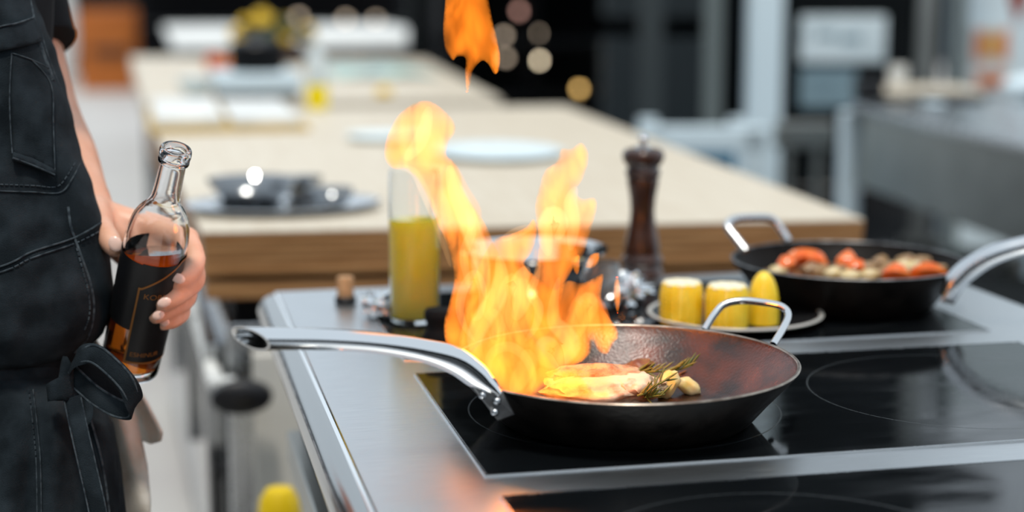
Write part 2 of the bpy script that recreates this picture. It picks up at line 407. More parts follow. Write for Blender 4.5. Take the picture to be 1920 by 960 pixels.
C2 = on(1590, 484, .959); C2.z = .9017
d2 = (C2-CPOS).dot(FW); R2 = 217*d2/F
p2 = thing('frying_pan', 'black frying pan full of chopped red tomatoes on the rear hob', 'frying pan', C2)
a, b, c = pan_body(C2, R2, .055, R2*.70)
obj('body', a, 'iron', p2); obj('inside', b, 'ironrear', p2); obj('rim', c, 'bracket', p2)
lp = [(1398, 470, d2+.03), (1380, 447, d2+.04), (1364, 424, d2+.05), (1376, 411, d2+.06), (1410, 408, d2+.075), (1445, 410, d2+.09), (1463, 428, d2+.09), (1478, 452, d2+.085)]
obj('loop_handle', MB().tube(px_path(lp, 6), .0050, 14), 'satin', p2, label='brushed steel loop handle')
dd = d2-.115
hp = [(1776, 556, dd), (1790, 530, dd-.005), (1815, 505, dd-.01), (1860, 478, dd-.02), (1920, 460, dd-.03), (1990, 448, dd-.045), (2080, 442, dd-.06), (2160, 440, dd-.075), (2200, 440, dd-.08)]
P = px_path(hp, 6); hr = [(.009, .012), (.0125, .013), (.013, .013), (.012, .013), (.011, .013), (.011, .013), (.011, .013), (.011, .013), (.011, .013)]
Rr = list(zip(lerp_list([r[0] for r in hr], 6), lerp_list([r[1] for r in hr], 6)))
hollow_handle(P, Rr, Vector((0, 0, 0)), p2, 'satin')
pl = [at(1800, 492, dd-.006), at(1832, 500, dd-.008), at(1790, 572, dd-.002), at(1764, 566, dd)]
nb = (pl[1]-pl[0]).cross(pl[3]-pl[0]).normalized()
if nb.dot(FW) > 0: nb = -nb
bo = obj('handle_bracket', MB().add(pl+[p-nb*.005 for p in pl], [(0, 1, 2, 3), (7, 6, 5, 4), (0, 4, 5, 1), (1, 5, 6, 2), (2, 6, 7, 3), (3, 7, 4, 0)]), 'satin', p2, flat=True, bevel=.0015)
for x, y in ((1803, 520), (1796, 535), (1780, 556)):
    obj('rivet', MB().sphere(at(x, y, dd-.008), .004, 12, 8), 'bracket', bo)

# ------------------------------------------------------------------ food in the front pan
def floor1(x, y, z=.9075): return on(x, y, z)
cb = MB()
cc = floor1(1128, 730, .919)
ex = (RT*.97+FH*.1).normalized(); ey = HT.cross(ex)
cb.ball(cc+HT*.001, (ex*.058, ey*.034, HT*.0150), 1, 4, .20, 1.8, 3); cb.ball(cc+ex*.030-ey*.006+HT*.003, (ex*.026, ey*.024, HT*.0135), 1, 4, .22, 2.2, 6)
ck = thing('chicken_piece', 'golden seared chicken piece frying in the front pan', 'chicken', (cc.x, cc.y, .9062))
obj('flesh', cb, 'flesh', ck)
sk = MB().ball(cc+ey*.010+HT*.0090-ex*.006, (ex*.046, ey*.024, HT*.0125), 1, 4, .20, 2.2, 8)
sk.ball(cc+ex*.040+ey*.004+HT*.0015, (ex*.024, ey*.02, HT*.0085), 1, 3, .3, 2.4, 5)
obj('seared_skin', sk, 'meat', ck, label='browned wrinkled skin')
tip = MB().ball(floor1(1252, 722, .918), (ex*.010, ey*.009, (HT+ex*.25)*.014), 1, 3, .25, 2.0, 11)
tag(obj('garlic_clove', tip, 'garlic'), 'pointed golden garlic clove leaning on the right end of the chicken', 'garlic')
g2 = MB().ball(floor1(1290, 724, .914), (ex*.012-HT*.004, ey*.0075, HT*.0085), 1, 3, .2, 2.0, 4)
tag(obj('garlic_clove', g2, 'garlic'), 'round pale garlic clove lying right of the pointed one', 'garlic')
def sprig(name, P, label, cat, n=30, L=.014, mt='herb', r=.0011, wl=.0011, seed=0):
    rnd = random.Random(seed); P = smooth(P, 8)
    t = thing(name, label, cat, P[0])
    obj('stem', MB().tube(P, [r*(1-.6*i/len(P)) for i in range(len(P))], 6), mt, t)
    nd = MB()
    for i in range(n):
        f = (i+.5)/n*.98; k = int(f*(len(P)-1)); p = P[k]; d = (P[min(k+1, len(P)-1)]-P[max(k-1, 0)]).normalized()
        s = Vector((rnd.uniform(-1, 1), rnd.uniform(-1, 1), rnd.uniform(-.2, 1))); s = (s-d*s.dot(d)).normalized()
        q = (d*.8+s*.75).normalized(); ll = L*rnd.uniform(.7, 1.1)
        nd.tube([p, p+q*ll*.35, p+q*ll*.75+d*ll*.08, p+q*ll+d*ll*.15], [wl*.5, wl, wl*.8, wl*.15], 5)
    obj('needles', nd, mt, t, kind='stuff')
    return t
sprig('rosemary_sprig', [floor1(1190, 700, .925), floor1(1230, 697, .926), floor1(1270, 694, .928), floor1(1300, 684, .932)], 'green rosemary sprig behind the chicken pointing up to the right', 'herb', 26, .016, seed=1)
sprig('rosemary_sprig', [floor1(1195, 742, .921), floor1(1212, 736, .924), floor1(1232, 722, .928), floor1(1248, 712, .931)], 'olive rosemary sprig laid across the front of the chicken', 'herb', 16, .014, seed=2)
sprig('rosemary_sprig', [floor1(1205, 746, .916), floor1(1222, 744, .919), floor1(1242, 740, .92)], 'short rosemary tuft at the pan rim before the chicken', 'herb', 22, .012, seed=5)
sprig('rosemary_sprig', [floor1(1268, 704, .916), floor1(1300, 708, .914), floor1(1330, 718, .910), floor1(1350, 727, .909)], 'brown fried rosemary stalk lying right of the garlic', 'herb', 10, .010, 'herbd', .0016, seed=3)
lf = MB().tube(smooth([floor1(1368, 734, .909), floor1(1380, 726, .913), floor1(1392, 708, .922)], 5), [(.0005, .001)]+[(.0006, .0026)]*9+[(.0003, .0004)], 8)
tag(obj('fried_leaf', lf, 'herbd'), 'single curled brown leaf at the right side of the pan', 'herb')
gs = MB().ball(floor1(1190, 690, .920), (ex*.018+HT*.004, ey*.010, HT*.008), 1, 3, .35, 2.0, 14)
tag(obj('herb_clump', gs, 'herbd'), 'dark fried onion slice behind the chicken', 'onion')

# ------------------------------------------------------------------ food in the rear pan
def pc(x, y, z=.948): return on(x, y, z)
rnd = random.Random(4)
def wedge(c, L, W, H, yaw, tilt):
    Q = Matrix.Rotation(yaw, 3, 'Z') @ Matrix.Rotation(tilt, 3, 'Y'); m = MB(); N = 9; V = []; Fc = []
    for i in range(N):
        t = i/(N-1); s = math.sin(math.pi*(t*.9+.05)); x = (t-.5)*L
        for yy, zz in ((-W*.5*s, H*.25*s), (0, -H*.35), (W*.5*s, H*.25*s), (W*.25*s, H*.62*s), (-W*.25*s, H*.62*s)):
            V.append(Vector(c)+Q@Vector((x, yy, zz)))
    for i in range(N-1):
        for k in range(5): Fc.append((i*5+k, i*5+(k+1) % 5, i*5+5+(k+1) % 5, i*5+5+k))
    Fc += [tuple(range(5)), tuple((N-1)*5+k for k in range(5))]
    return m.add(V, Fc)
tom = [(1498, 488, .055, .020, .2, -.35, 'long red tomato wedge sloping at the left of the rear pan'), (1475, 500, .03, .024, .9, 0, 'red tomato chunk with a white glint at the left edge of the rear pan'),
       (1588, 494, .036, .026, 1.2, -1.0, 'red tomato chunk standing on its tip in the middle of the rear pan'), (1680, 514, .032, .022, -.3, 0, 'red tomato chunk at the front right of the rear pan'),
       (1742, 512, .046, .014, .1, .1, 'flat red tomato strip at the right end of the rear pan'), (1530, 492, .03, .02, -.4, .2, 'small red tomato piece right of the long wedge'), (1605, 506, .028, .02, .5, .3, 'orange red tomato piece beside the standing chunk')]
for x, y, L, Wd, yw, tl, lb in tom:
    tag(obj('tomato_piece', wedge(pc(x, y), L, Wd, .022, yw-YAW, tl), 'tomato'), lb, 'tomato', 'tomato pieces in the rear pan')
mush = [(1560, 512, 'onion'), (1575, 505, 'mushroom'), (1628, 503, 'mushroom'), (1650, 490, 'mushroom'), (1665, 500, 'mushroom'), (1630, 516, 'onion'), (1700, 492, 'mushroom'), (1712, 504, 'onion'), (1725, 494, 'mushroom'),
        (1540, 508, 'mushroom'), (1595, 518, 'onion'), (1460, 508, 'onion'), (1655, 514, 'mushroom'), (1760, 505, 'mushroom'), (1520, 503, 'mushroom'), (1690, 503, 'onion')]
ORD = ['first', 'second', 'third', 'fourth', 'fifth', 'sixth', 'seventh', 'eighth', 'ninth', 'tenth']
for i, (x, y, k) in enumerate(mush):
    o_ = ORD[sorted(q_[0] for q_ in mush if q_[2] == k).index(x)]
    bl = MB().ball(pc(x, y, .944), (Vector((.013, 0, .003)), Vector((0, .010, 0)), Vector((-.003, 0, .008))), rnd.uniform(.8, 1.25), 2, .4, 2.0, i)
    tag(obj(k+'_piece', bl, k), (o_+' brown mushroom piece from the left in the rear pan') if k == 'mushroom' else (o_+' pale onion piece from the left in the rear pan'), k, k+' pieces in the rear pan')
flr = MB().lathe([(0, 0), (R2*.80, 0), (R2*.82, .004), (R2*.6, .010), (0, .012)], C2+Vector((0, 0, .026)), 40)
tag(obj('vegetable_bed', flr, 'vegbed'), 'thick bed of chopped fried vegetables filling the rear pan', 'vegetables', kind='stuff')

# ------------------------------------------------------------------ corn on a plate
PC = on(1378, 588, .9105); PC.z = .9017
dP = (PC-CPOS).dot(FW); RP = 160*dP/F
pt = thing('plate', 'dark plate with a pale rim holding three pieces of corn', 'plate', PC)
obj('dish', MB().lathe([(0, 0), (RP*.6, 0), (RP*.72, .002), (RP*.985, .0095), (RP*.985, .011), (RP*.7, .0052), (0, .0045)], PC, 80), 'plate', pt)
obj('rim', MB().tube([PC+Vector((math.cos(2*math.pi*q/80)*RP, math.sin(2*math.pi*q/80)*RP, .0108)) for q in range(80)], (.0016, .0026), 8, closed=True, hint=(0, 0, 1)), 'platerim', pt, label='pale worn rim')
def corn(px, py, hw, h, top, label, seed):
    c = on(px, py, .907); d = (c-CPOS).dot(FW); r = hw*d/F; H = h*d/F/.97; c.z = .9065
    t = thing('corn_cob_piece', label, 'corn', c, 'corn pieces on the dark plate')
    rows = 16; nk = max(6, int(H/.0052)); prof = []; N = nk*6
    for i in range(N+1):
        z = H*i/N; f = i/N
        if top == 'flat': s = 1-.12*max(0, (f-.6)/.4)**2-.05*(1-f)**3
        else: s = math.sqrt(max(0.004, 1-max(0, (f-.25)/.75)**2.2))
        prof.append((r*s, z))
    def fn(a, z):
        k = abs(math.cos(rows*a/2)); v = abs(math.sin(math.pi*nk*z/H+.0))
        return 1-.055+.055*min(k, 1)**.5*min(1, v**.5)
    m = MB().lathe(([(0, 0)] if True else [])+prof+([(r*.80, H+.0006)] if top == 'flat' else [(0, H)]), c, rows*8, fn=fn)
    obj('kernels', m, 'corn', t)
    if top == 'flat':
        obj('core', MB().lathe([(0, H+.0004), (r*.35, H+.0018), (r*.55, H+.0008), (r*.82, H+.0012), (r*.86, H-.001)], c, 40, fn=lambda a, z: 1+.05*math.sin(9*a)), 'corncore', t, label='pale cut top')
    return t
corn(1277, 606, 42, 76, 'flat', 'flat topped yellow corn piece at the left of the dark plate', 1)
corn(1362, 612, 42, 76, 'flat', 'flat topped yellow corn piece in the middle of the dark plate', 2)
corn(1430, 606, 30, 97, 'tip', 'tallest corn piece, with a rounded tip, at the right of the dark plate', 3)

# ------------------------------------------------------------------ bottles, mill and small things at the back of the range
OB = on(778, 600, .9018); dO = (OB-CPOS).dot(FW); kO = dO/F; rO = 47*kO; hO = 275*kO/.975
t = thing('oil_bottle', 'tall clear glass bottle two thirds full of yellow oil behind the flame', 'bottle', OB)
obj('glass', MB().lathe([(0, 0), (rO*.9, 0), (rO, .004), (rO, hO-.006), (rO*.97, hO), (rO*.90, hO), (rO*.93, hO-.006), (rO*.95, .006), (rO*.85, .004), (0, .004)], OB, 56), 'frosted', t)
hl = 188*kO/.975
obj('oil', MB().lathe([(0, .0045), (rO*.86, .0045), (rO*.945, .007), (rO*.945, hl), (0, hl)], OB, 48), 'oil', t, label='bright yellow oil')
KB = on(826, 640, .9018); kk = (KB-CPOS).dot(FW)/F
tag(obj('black_mill', MB().lathe([(0, 0), (34*kk, 0), (35*kk, 8*kk), (27*kk, 22*kk), (25*kk, 32*kk), (30*kk, 46*kk), (31*kk, 54*kk), (27*kk, 62*kk), (10*kk, 65*kk), (0, 65*kk)], KB, 40), 'dark'),
    'squat matte black mill with a waisted body right of the oil bottle', 'mill')
CB = on(648, 569, .9003); kk = (CB-CPOS).dot(FW)/F
t = thing('bottle_stopper', 'cork bottle stopper with a black collar standing on the steel worktop', 'stopper', CB)
obj('collar', MB().lathe([(0, 0), (19*kk, 0), (20*kk, 2*kk), (20*kk, 12*kk), (18*kk, 14*kk), (0, 14*kk)], CB, 32), 'black', t)
obj('cork', MB().lathe([(0, 13*kk), (15*kk, 13*kk), (15.5*kk, 16*kk), (16*kk, 48*kk), (14.5*kk, 51*kk), (0, 51*kk)], CB, 32), 'cork', t)
MI = on(1203, 519, .9003); kk = (MI-CPOS).dot(FW)/F
t = thing('pepper_mill', 'dark turned wood pepper mill with a steel knob at the back of the range', 'pepper mill', MI)
def mp(l): return [(r*kk, h*kk/.975) for r, h in l]
obj('body', MB().lathe(mp([(0, 0), (39, 0), (40, 3), (40, 12), (36, 17), (35, 20), (39, 25), (40, 31), (38, 37), (34, 42), (34.5, 48), (33, 60), (29, 80), (24, 105), (22.5, 122), (24, 145), (27.5, 165), (30, 178), (29, 182), (0, 182)]), MI, 48), 'walnut', t)
obj('head', MB().lathe(mp([(0, 183), (28, 183), (32, 187), (33, 193), (30, 198), (29, 203), (34, 208), (38, 215), (39.5, 222), (38, 229), (33, 234), (22, 236), (0, 237)]), MI, 48), 'walnut', t)
obj('knob', MB().lathe(mp([(0, 236), (20, 237), (12, 240), (5, 242), (5, 246), (9, 250), (9, 255), (5, 259), (0, 260)]), MI, 32), 'polish', t, label='polished steel knob')
BO = on(1000, 575, .9018); kk = (BO-CPOS).dot(FW)/F
t = thing('steel_bowl', 'wide rimmed steel bowl standing behind the flames', 'bowl', BO)
prof = [(0, 0), (62, 0), (70, 4), (95, 35), (112, 70), (120, 100), (139, 108), (139, 112), (118, 106), (108, 70), (90, 36), (66, 8), (0, 6)]
obj('bowl', MB().lathe([(r*kk, h*kk) for r, h in prof], BO, 72), 'polish', t)
FB = on(1172, 572, .9018)
fb = MB().ball(FB+Vector((0, 0, .019)), (Vector((.026, 0, 0)), Vector((0, .02, 0)), Vector((0, 0, .017))), 1, 4, .75, 3.5, 2)
tag(obj('foil_ball', fb, 'foil', flat=True), 'small crumpled ball of shiny foil between pepper mill and flames', 'foil')
FB = on(1118, 570, .9018)
tag(obj('smoked_glass', MB().lathe([(0, 0), (.020, 0), (.026, .01), (.031, .035), (.028, .052), (.025, .052), (.028, .034), (.022, .011), (0, .004)], FB, 40), 'smoked'), 'small smoky glass tumbler half hidden by the right flames', 'glass')
FB = on(712, 590, .9018)
fb = MB().ball(FB+Vector((0, 0, .012)), (Vector((.02, 0, 0)), Vector((0, .03, 0)), Vector((0, 0, .012))), 1, 4, .7, 3.0, 6)
tag(obj('foil_sheet', fb, 'foil', flat=True), 'crumpled shiny foil lying left of the oil bottle', 'foil')

# ------------------------------------------------------------------ flames (thin bodies of glowing gas)
def inflate(out, dep, W=26, hmax=.016, step=5.0, wav=.010, seed=0, drift=(0, 0)):
    P = smooth([(x, y, 0) for x, y in out], 5, True); P = [Vector((p.x, p.y)) for p in P]
    R = [P[0]]
    for p in P[1:]:
        if (p-R[-1]).length > 2.2: R.append(p)
    n = len(R); xs = [p.x for p in R]; ys = [p.y for p in R]
    def inside(x, y):
        c = False; j = n-1
        for i in range(n):
            if (R[i].y > y) != (R[j].y > y) and x < (R[j].x-R[i].x)*(y-R[i].y)/(R[j].y-R[i].y)+R[i].x: c = not c
            j = i
        return c
    def dist(p):
        b = 1e9
        for i in range(n):
            a = R[i]; e = R[(i+1) % n]-a; L = e.length_squared
            t = max(0, min(1, (p-a).dot(e)/L)) if L else 0
            b = min(b, (p-a-e*t).length_squared)
        return math.sqrt(b)
    V = [p.copy() for p in R]; D = [0.0]*n
    y = min(ys); row = 0
    while y < max(ys):
        x = min(xs)+(step/2 if row % 2 else 0)
        while x < max(xs):
            if inside(x, y):
                d = dist(Vector((x, y)))
                if d > step*.45: V.append(Vector((x, y))); D.append(d)
            x += step
        y += step*.87; row += 1
    r = delaunay_2d_cdt(V, [(i, (i+1) % n) for i in range(n)], [], 1, 1e-4)
    vo, fo, orig = r[0], r[2], r[3]
    dd = [min((D[k] for k in o), default=0) for o in orig]
    mb = MB(); front = []; back = []; pts = []
    y0, y1 = min(ys), max(ys)
    for i, v in enumerate(vo):
        t = min(1, dd[i]/W); h = hmax*math.sqrt(max(0, 1-(1-t)**2))
        h *= 1+.35*noise.noise(Vector((v.x*.02, v.y*.012, seed)))
        f = (v.y-y0)/(y1-y0)
        off = wav*noise.noise(Vector((v.x*.008, v.y*.008, seed+9)))*2+drift[0]*(1-f)+drift[1]*f
        if dd[i] <= 0: pts.append(at(v.x, v.y, dep+off)); front.append(len(pts)-1); back.append(len(pts)-1)
        else:
            pts.append(at(v.x, v.y, dep+off-h)); front.append(len(pts)-1)
            pts.append(at(v.x, v.y, dep+off+h)); back.append(len(pts)-1)
    Fc = [tuple(front[k] for k in f) for f in fo]+[tuple(back[k] for k in reversed(f)) for f in fo]
    return mb.add(pts, Fc)
fire = thing('fire', 'tall orange flames leaping out of the front frying pan', 'flame', at(1000, 735, 1.50))
A_ = [(834, 640), (832, 600), (843, 560), (850, 520), (846, 490), (836, 455), (820, 420), (802, 375), (785, 342), (762, 318), (740, 318), (722, 300), (721, 270), (732, 240), (748, 214), (775, 193), (804, 188), (832, 205), (851, 226), (855, 246), (843, 266), (838, 290), (855, 305), (866, 330), (872, 360), (893, 392), (910, 418), (924, 448), (944, 500), (940, 560), (910, 620), (880, 660), (850, 655)]
B_ = [(985, 600), (995, 540), (1006, 490), (1010, 450), (1004, 412), (1003, 380), (1012, 345), (1022, 318), (1042, 303), (1052, 278), (1070, 278), (1090, 267), (1103, 284), (1102, 310), (1092, 338), (1080, 358), (1092, 372), (1114, 370), (1120, 388), (1112, 420), (1105, 447), (1096, 475), (1075, 505), (1058, 540), (1045, 600), (1010, 640)]
C_ = [(860, 660), (868, 600), (880, 540), (905, 480), (928, 447), (958, 438), (985, 426), (1000, 410), (1008, 430), (1000, 470), (985, 495), (1010, 520), (1040, 540), (1065, 525), (1090, 530), (1110, 522), (1132, 514), (1128, 560), (1142, 592), (1158, 615), (1160, 634), (1148, 645), (1140, 664), (1122, 660), (1112, 640), (1108, 662), (1090, 680), (1058, 690), (1035, 708), (1010, 728), (990, 745), (950, 738), (920, 712), (890, 690)]
Dn = [(880, 668), (905, 640), (945, 620), (990, 625), (1020, 660), (1045, 690), (1085, 700), (1110, 730), (1140, 735), (1142, 748), (1090, 750), (1000, 744), (945, 735), (915, 705)]
for k, (o, d, W, hm, mt, sd, dr) in enumerate([(A_, 1.52, 34, .018, 'flame', 1, (.02, 0)), (B_, 1.545, 30, .016, 'flame', 2, (.02, 0)), (C_, 1.50, 40, .026, 'flame', 3, (0, 0)), (Dn, 1.47, 26, .018, 'flame', 4, (0, -.03))]):
    obj('flame_tongue', inflate(o, d, W, hm, 6.0, .010, sd, dr), mt, fire)
for o, d, hm in [([(836, 650), (834, 600), (846, 555), (853, 520), (862, 540), (858, 590), (868, 640), (852, 662)], 1.485, .010),
              ([(1060, 690), (1078, 640), (1075, 600), (1095, 560), (1130, 560), (1150, 610), (1158, 632), (1138, 664), (1118, 655), (1110, 625), (1100, 670)], 1.49, .010),
              ([(985, 700), (1015, 670), (1025, 640), (1060, 645), (1085, 680), (1050, 692), (1020, 720)], 1.48, .010),
              ([(885, 470), (905, 400), (880, 350), (858, 310), (840, 310), (825, 345), (848, 400), (860, 450)], 1.515, .007),
              ([(1010, 560), (1018, 500), (1015, 440), (1040, 380), (1065, 340), (1080, 380), (1092, 430), (1080, 490), (1050, 545)], 1.54, .006),
              ([(722, 300), (724, 268), (740, 262), (760, 280), (752, 300), (738, 317)], 1.50, .006)]:
    obj('flame_tongue', inflate(o, d, 18, hm, 6.0, .006, len(o), (0, 0)), 'flamedeep', fire)
def fil(pts, d, w=.0022, mt='flamehot', flat=1.0):
    P = smooth([at(x, y, d+.012*noise.noise(Vector((x*.01, y*.01, d*50)))) for x, y in pts], 6); n = len(P)
    R = [(max(.0002, w*math.sin(math.pi*(i+.6)/(n+.2))**.6), max(.0002, w*flat*math.sin(math.pi*(i+.6)/(n+.2))**.6)) for i in range(n)]
    return obj('flame_filament', MB().tube(P, R, 8, hint=FW), mt, fire)
fils = [[(890, 640), (870, 610), (862, 575), (870, 540), (890, 515), (905, 545), (900, 590), (885, 600)],
 [(905, 690), (890, 640), (905, 600), (930, 560), (940, 520), (935, 480)],
 [(945, 700), (935, 650), (950, 600), (945, 560), (960, 525), (965, 560), (958, 600), (985, 645), (1000, 630)],
 [(985, 640), (1005, 610), (1010, 575), (995, 550), (1005, 520), (1012, 480)],
 [(1055, 690), (1045, 660), (1030, 645), (1020, 650), (1025, 670), (1045, 672), (1070, 650), (1060, 625), (1040, 605), (1038, 570), (1048, 520)],
 [(1075, 640), (1095, 610), (1090, 580), (1105, 560), (1110, 600), (1120, 630), (1135, 640), (1140, 610), (1128, 580)],
 [(880, 540), (870, 480), (885, 430), (875, 390)], [(912, 560), (905, 500), (890, 450), (872, 400), (852, 350), (842, 310)],
 [(760, 300), (790, 260), (805, 200)], [(735, 312), (775, 322), (800, 370), (822, 425), (845, 500)],
 [(1030, 480), (1022, 440), (1035, 405), (1050, 420), (1045, 450)], [(1070, 470), (1075, 420), (1070, 380), (1080, 350)],
 [(930, 730), (915, 690), (925, 660), (955, 650), (985, 670), (1000, 710), (985, 738)], [(960, 735), (975, 710), (990, 680), (985, 655)],
 [(1000, 735), (1015, 705), (1020, 690)], [(940, 450), (970, 435), (1000, 425)], [(965, 600), (980, 560), (975, 530), (990, 500)],
 [(915, 620), (935, 640), (930, 600), (915, 580), (925, 540)], [(1030, 735), (1050, 715), (1070, 720), (1085, 738)]]
for i, p in enumerate(fils): fil(p, 1.49+.025*((i*7) % 3-1), .0032+.0016*((i*5) % 3), 'flamehot', 1.6)
blobs = [[(915, 660), (925, 600), (950, 540), (985, 520), (1005, 560), (990, 630), (965, 690)], [(1060, 600), (1075, 560), (1110, 545), (1125, 575), (1105, 610), (1080, 640)], [(895, 700), (925, 670), (960, 690), (985, 735), (940, 728)], [(1035, 735), (1025, 700), (1050, 690), (1060, 730)]]
for i, o in enumerate(blobs): obj('hot_core', inflate(o, 1.49+.01*i, 26, .010, 7.0, .006, i, (0, 0)), 'flamecore', fire)
fl = bpy.data.lights.new('fire_light', 'POINT'); fl.energy = 1.3; fl.color = (1, .36, .07); fl.shadow_soft_size = .05
fo = bpy.data.objects.new('fire_light', fl); COL.objects.link(fo); fo.parent = fire; fo.location = at(1030, 580, 1.50)-fire.location
T_ = [(836, -70), (834, 0), (830, 50), (833, 90), (842, 107), (850, 114), (858, 107), (872, 110), (871, 140), (875, 174), (883, 158), (887, 134), (903, 115), (915, 121), (926, 139), (935, 134), (939, 108), (934, 78), (925, 40), (917, 0), (905, -60), (870, -90)]
tag(obj('loose_flame', inflate(T_, 1.52, 26, .016, 5.0, .008, 7, (0, 0)), 'flametop'), 'detached orange flame tongue high above the pan at the top of the photo', 'flame')
for o, lb in [([(1150, 560), (1151, 530), (1157, 518), (1163, 532), (1164, 562), (1158, 588)], 'thin detached flame lick just right of the flames'),
              ([(1096, 500), (1104, 480), (1118, 473), (1125, 476), (1122, 494), (1108, 504)], 'small slanted flame lick above the right part of the fire'),
              ([(1074, 505), (1077, 482), (1087, 478), (1088, 500), (1083, 516)], 'tiny upright flame lick left of the slanted one')]:
    tag(obj('loose_flame', inflate(o, 1.51, 7, .010, 4.0, .002, 3, (0, 0)), 'flametop'), lb, 'flame')

# ------------------------------------------------------------------ spirit bottle in the hand
BB, BM = at(242, 688, 1.655), at(331, 277, 1.535)
AX = (BM-BB).normalized(); BL = (BM-BB).length; BR = .0292
E1 = (-FW-AX*(-FW).dot(AX)).normalized(); E2 = AX.cross(E1)
if E2.dot(RT) < 0: E2 = -E2
QB = Matrix((E1, E2, AX)).transposed().to_quaternion() if E1.cross(E2).dot(AX) > 0 else Matrix((E2, E1, AX)).transposed().to_quaternion()
sb = thing('spirit_bottle', 'tilted clear glass bottle with amber spirit and black label, gripped in the hand', 'bottle', BB)
L = BL
pr = [(0, .004), (BR*.5, .001), (BR*.82, 0), (BR*.95, .002), (BR, .007), (BR*1.02, L*.3), (BR*1.04, L*.57), (BR*1.02, L*.63), (BR*.92, L*.69), (BR*.72, L*.735), (BR*.53, L*.765), (BR*.46, L*.80), (BR*.42, L*.92), (BR*.42, L*.935), (BR*.50, L*.94), (BR*.50, L*.952), (BR*.46, L*.957), (BR*.51, L*.962), (BR*.52, L*.985), (BR*.48, L*.998), (BR*.40, L)]
inn = [(BR*.34, L*.992), (BR*.34, L*.90), (BR*.37, L*.80), (BR*.45, L*.765), (BR*.63, L*.735), (BR*.83, L*.69), (BR*.93, L*.63), (BR*.95, L*.57), (BR*.93, L*.3), (BR*.91, .012), (BR*.7, .009), (0, .014)]
def sm_prof(p, n=4):
    return [(max(0, q.x), q.y) for q in smooth([(a, b, 0) for a, b in p], n)]
obj('glass', MB().lathe(sm_prof(pr, 4)+sm_prof(inn, 4), BB, 72, QB), 'glass', sb)
lq = MB().lathe([(0, .0142)]+[(r*1.004, z) for r, z in [(BR*.7, .0091), (BR*.91, .0121), (BR*.93, L*.3), (BR*.95, L*.57), (BR*.93, L*.63), (BR*.83, L*.69)]]+[(0, L*.70)], BB, 72, QB)
b = bmesh.new(); vs = [b.verts.new(p) for p in lq.v]
for f in lq.f: b.faces.new([vs[i] for i in f])
zl = at(292, 466, 1.60).z
res = bmesh.ops.bisect_plane(b, geom=b.verts[:]+b.edges[:]+b.faces[:], plane_co=(0, 0, zl), plane_no=(0, 0, 1), clear_outer=True)
ed = [e for e in b.edges if e.is_boundary]
bmesh.ops.holes_fill(b, edges=ed, sides=0)
b.verts.index_update(); lq = MB().add([v.co.copy() for v in b.verts], [tuple(v.index for v in f.verts) for f in b.faces]); b.free()
obj('spirit', lq, 'spirit', sb, label='dark amber spirit')
def onb(th, s, r): return BB+AX*(s*L)+(E1*math.cos(th)+E2*math.sin(th))*r
def wrap(t0, t1, s0, s1, r, nt=40, ns=8, s0f=None, s1f=None):
    m = MB(); V = []; Fc = []
    for k in range(2):
        for i in range(nt+1):
            th = math.radians(t0+(t1-t0)*i/nt)
            a = s0f(math.degrees(th)) if s0f else s0; c = s1f(math.degrees(th)) if s1f else s1
            for j in range(ns+1):
                s = a+(c-a)*j/ns
                V.append(onb(th, s, r(s)+(0 if k == 0 else .00025)))
    N = (nt+1)*(ns+1)
    for i in range(nt):
        for j in range(ns):
            q = (i*(ns+1)+j, (i+1)*(ns+1)+j, (i+1)*(ns+1)+j+1, i*(ns+1)+j+1)
            Fc.append(q); Fc.append(tuple(N+x for x in reversed(q)))
    return m.add(V, Fc)
rb = lambda s: BR*(1.0+.045*min(1, max(0, s)/.57))+.0003
top = lambda d: .445+.115*min(1, max(0, (d-6)/70))
la = obj('label', wrap(3, 150, .105, .5, rb, 40, 8, None, top), 'label', sb)
obj('label', wrap(-150, 0, .25, .55, rb, 40, 6), 'label', sb)
obj('label', wrap(0, 80, .45, .555, rb, 24, 4, lambda d: min(.553, top(d)+.004)), 'label', sb)
obj('label_line', wrap(.5, 4, .10, .45, lambda s: rb(s)+.0004, 3, 10), 'gold', la)
obj('label_line', wrap(3, 100, 0, 0, lambda s: rb(s)+.0004, 40, 1, lambda d: top(d)-.004, lambda d: top(d)+.006), 'gold', la)
obj('label_line', wrap(3, 120, .102, .110, lambda s: rb(s)+.0004, 40, 1), 'gold', la)
def wraptext(txt, s, th0, size, name='label_lettering'):
    cu = bpy.data.curves.new('t', 'FONT'); cu.body = txt; cu.size = size; cu.extrude = 0
    o = bpy.data.objects.new('t', cu); COL.objects.link(o); bpy.context.view_layer.update()
    me = bpy.data.meshes.new_from_object(o.evaluated_get(bpy.context.evaluated_depsgraph_get()))
    m = MB().add([onb(math.radians(th0)+v.co.x/BR, s+v.co.y/L, rb(s)+.0006) for v in me.vertices], [tuple(p.vertices) for p in me.polygons])
    bpy.data.objects.remove(o); bpy.data.curves.remove(cu)
    obj(name, m, 'gold', la, flat=True)
wraptext('KORN', .405, 12, .0085); wraptext('ESHINUR', .135, 9, .0072)

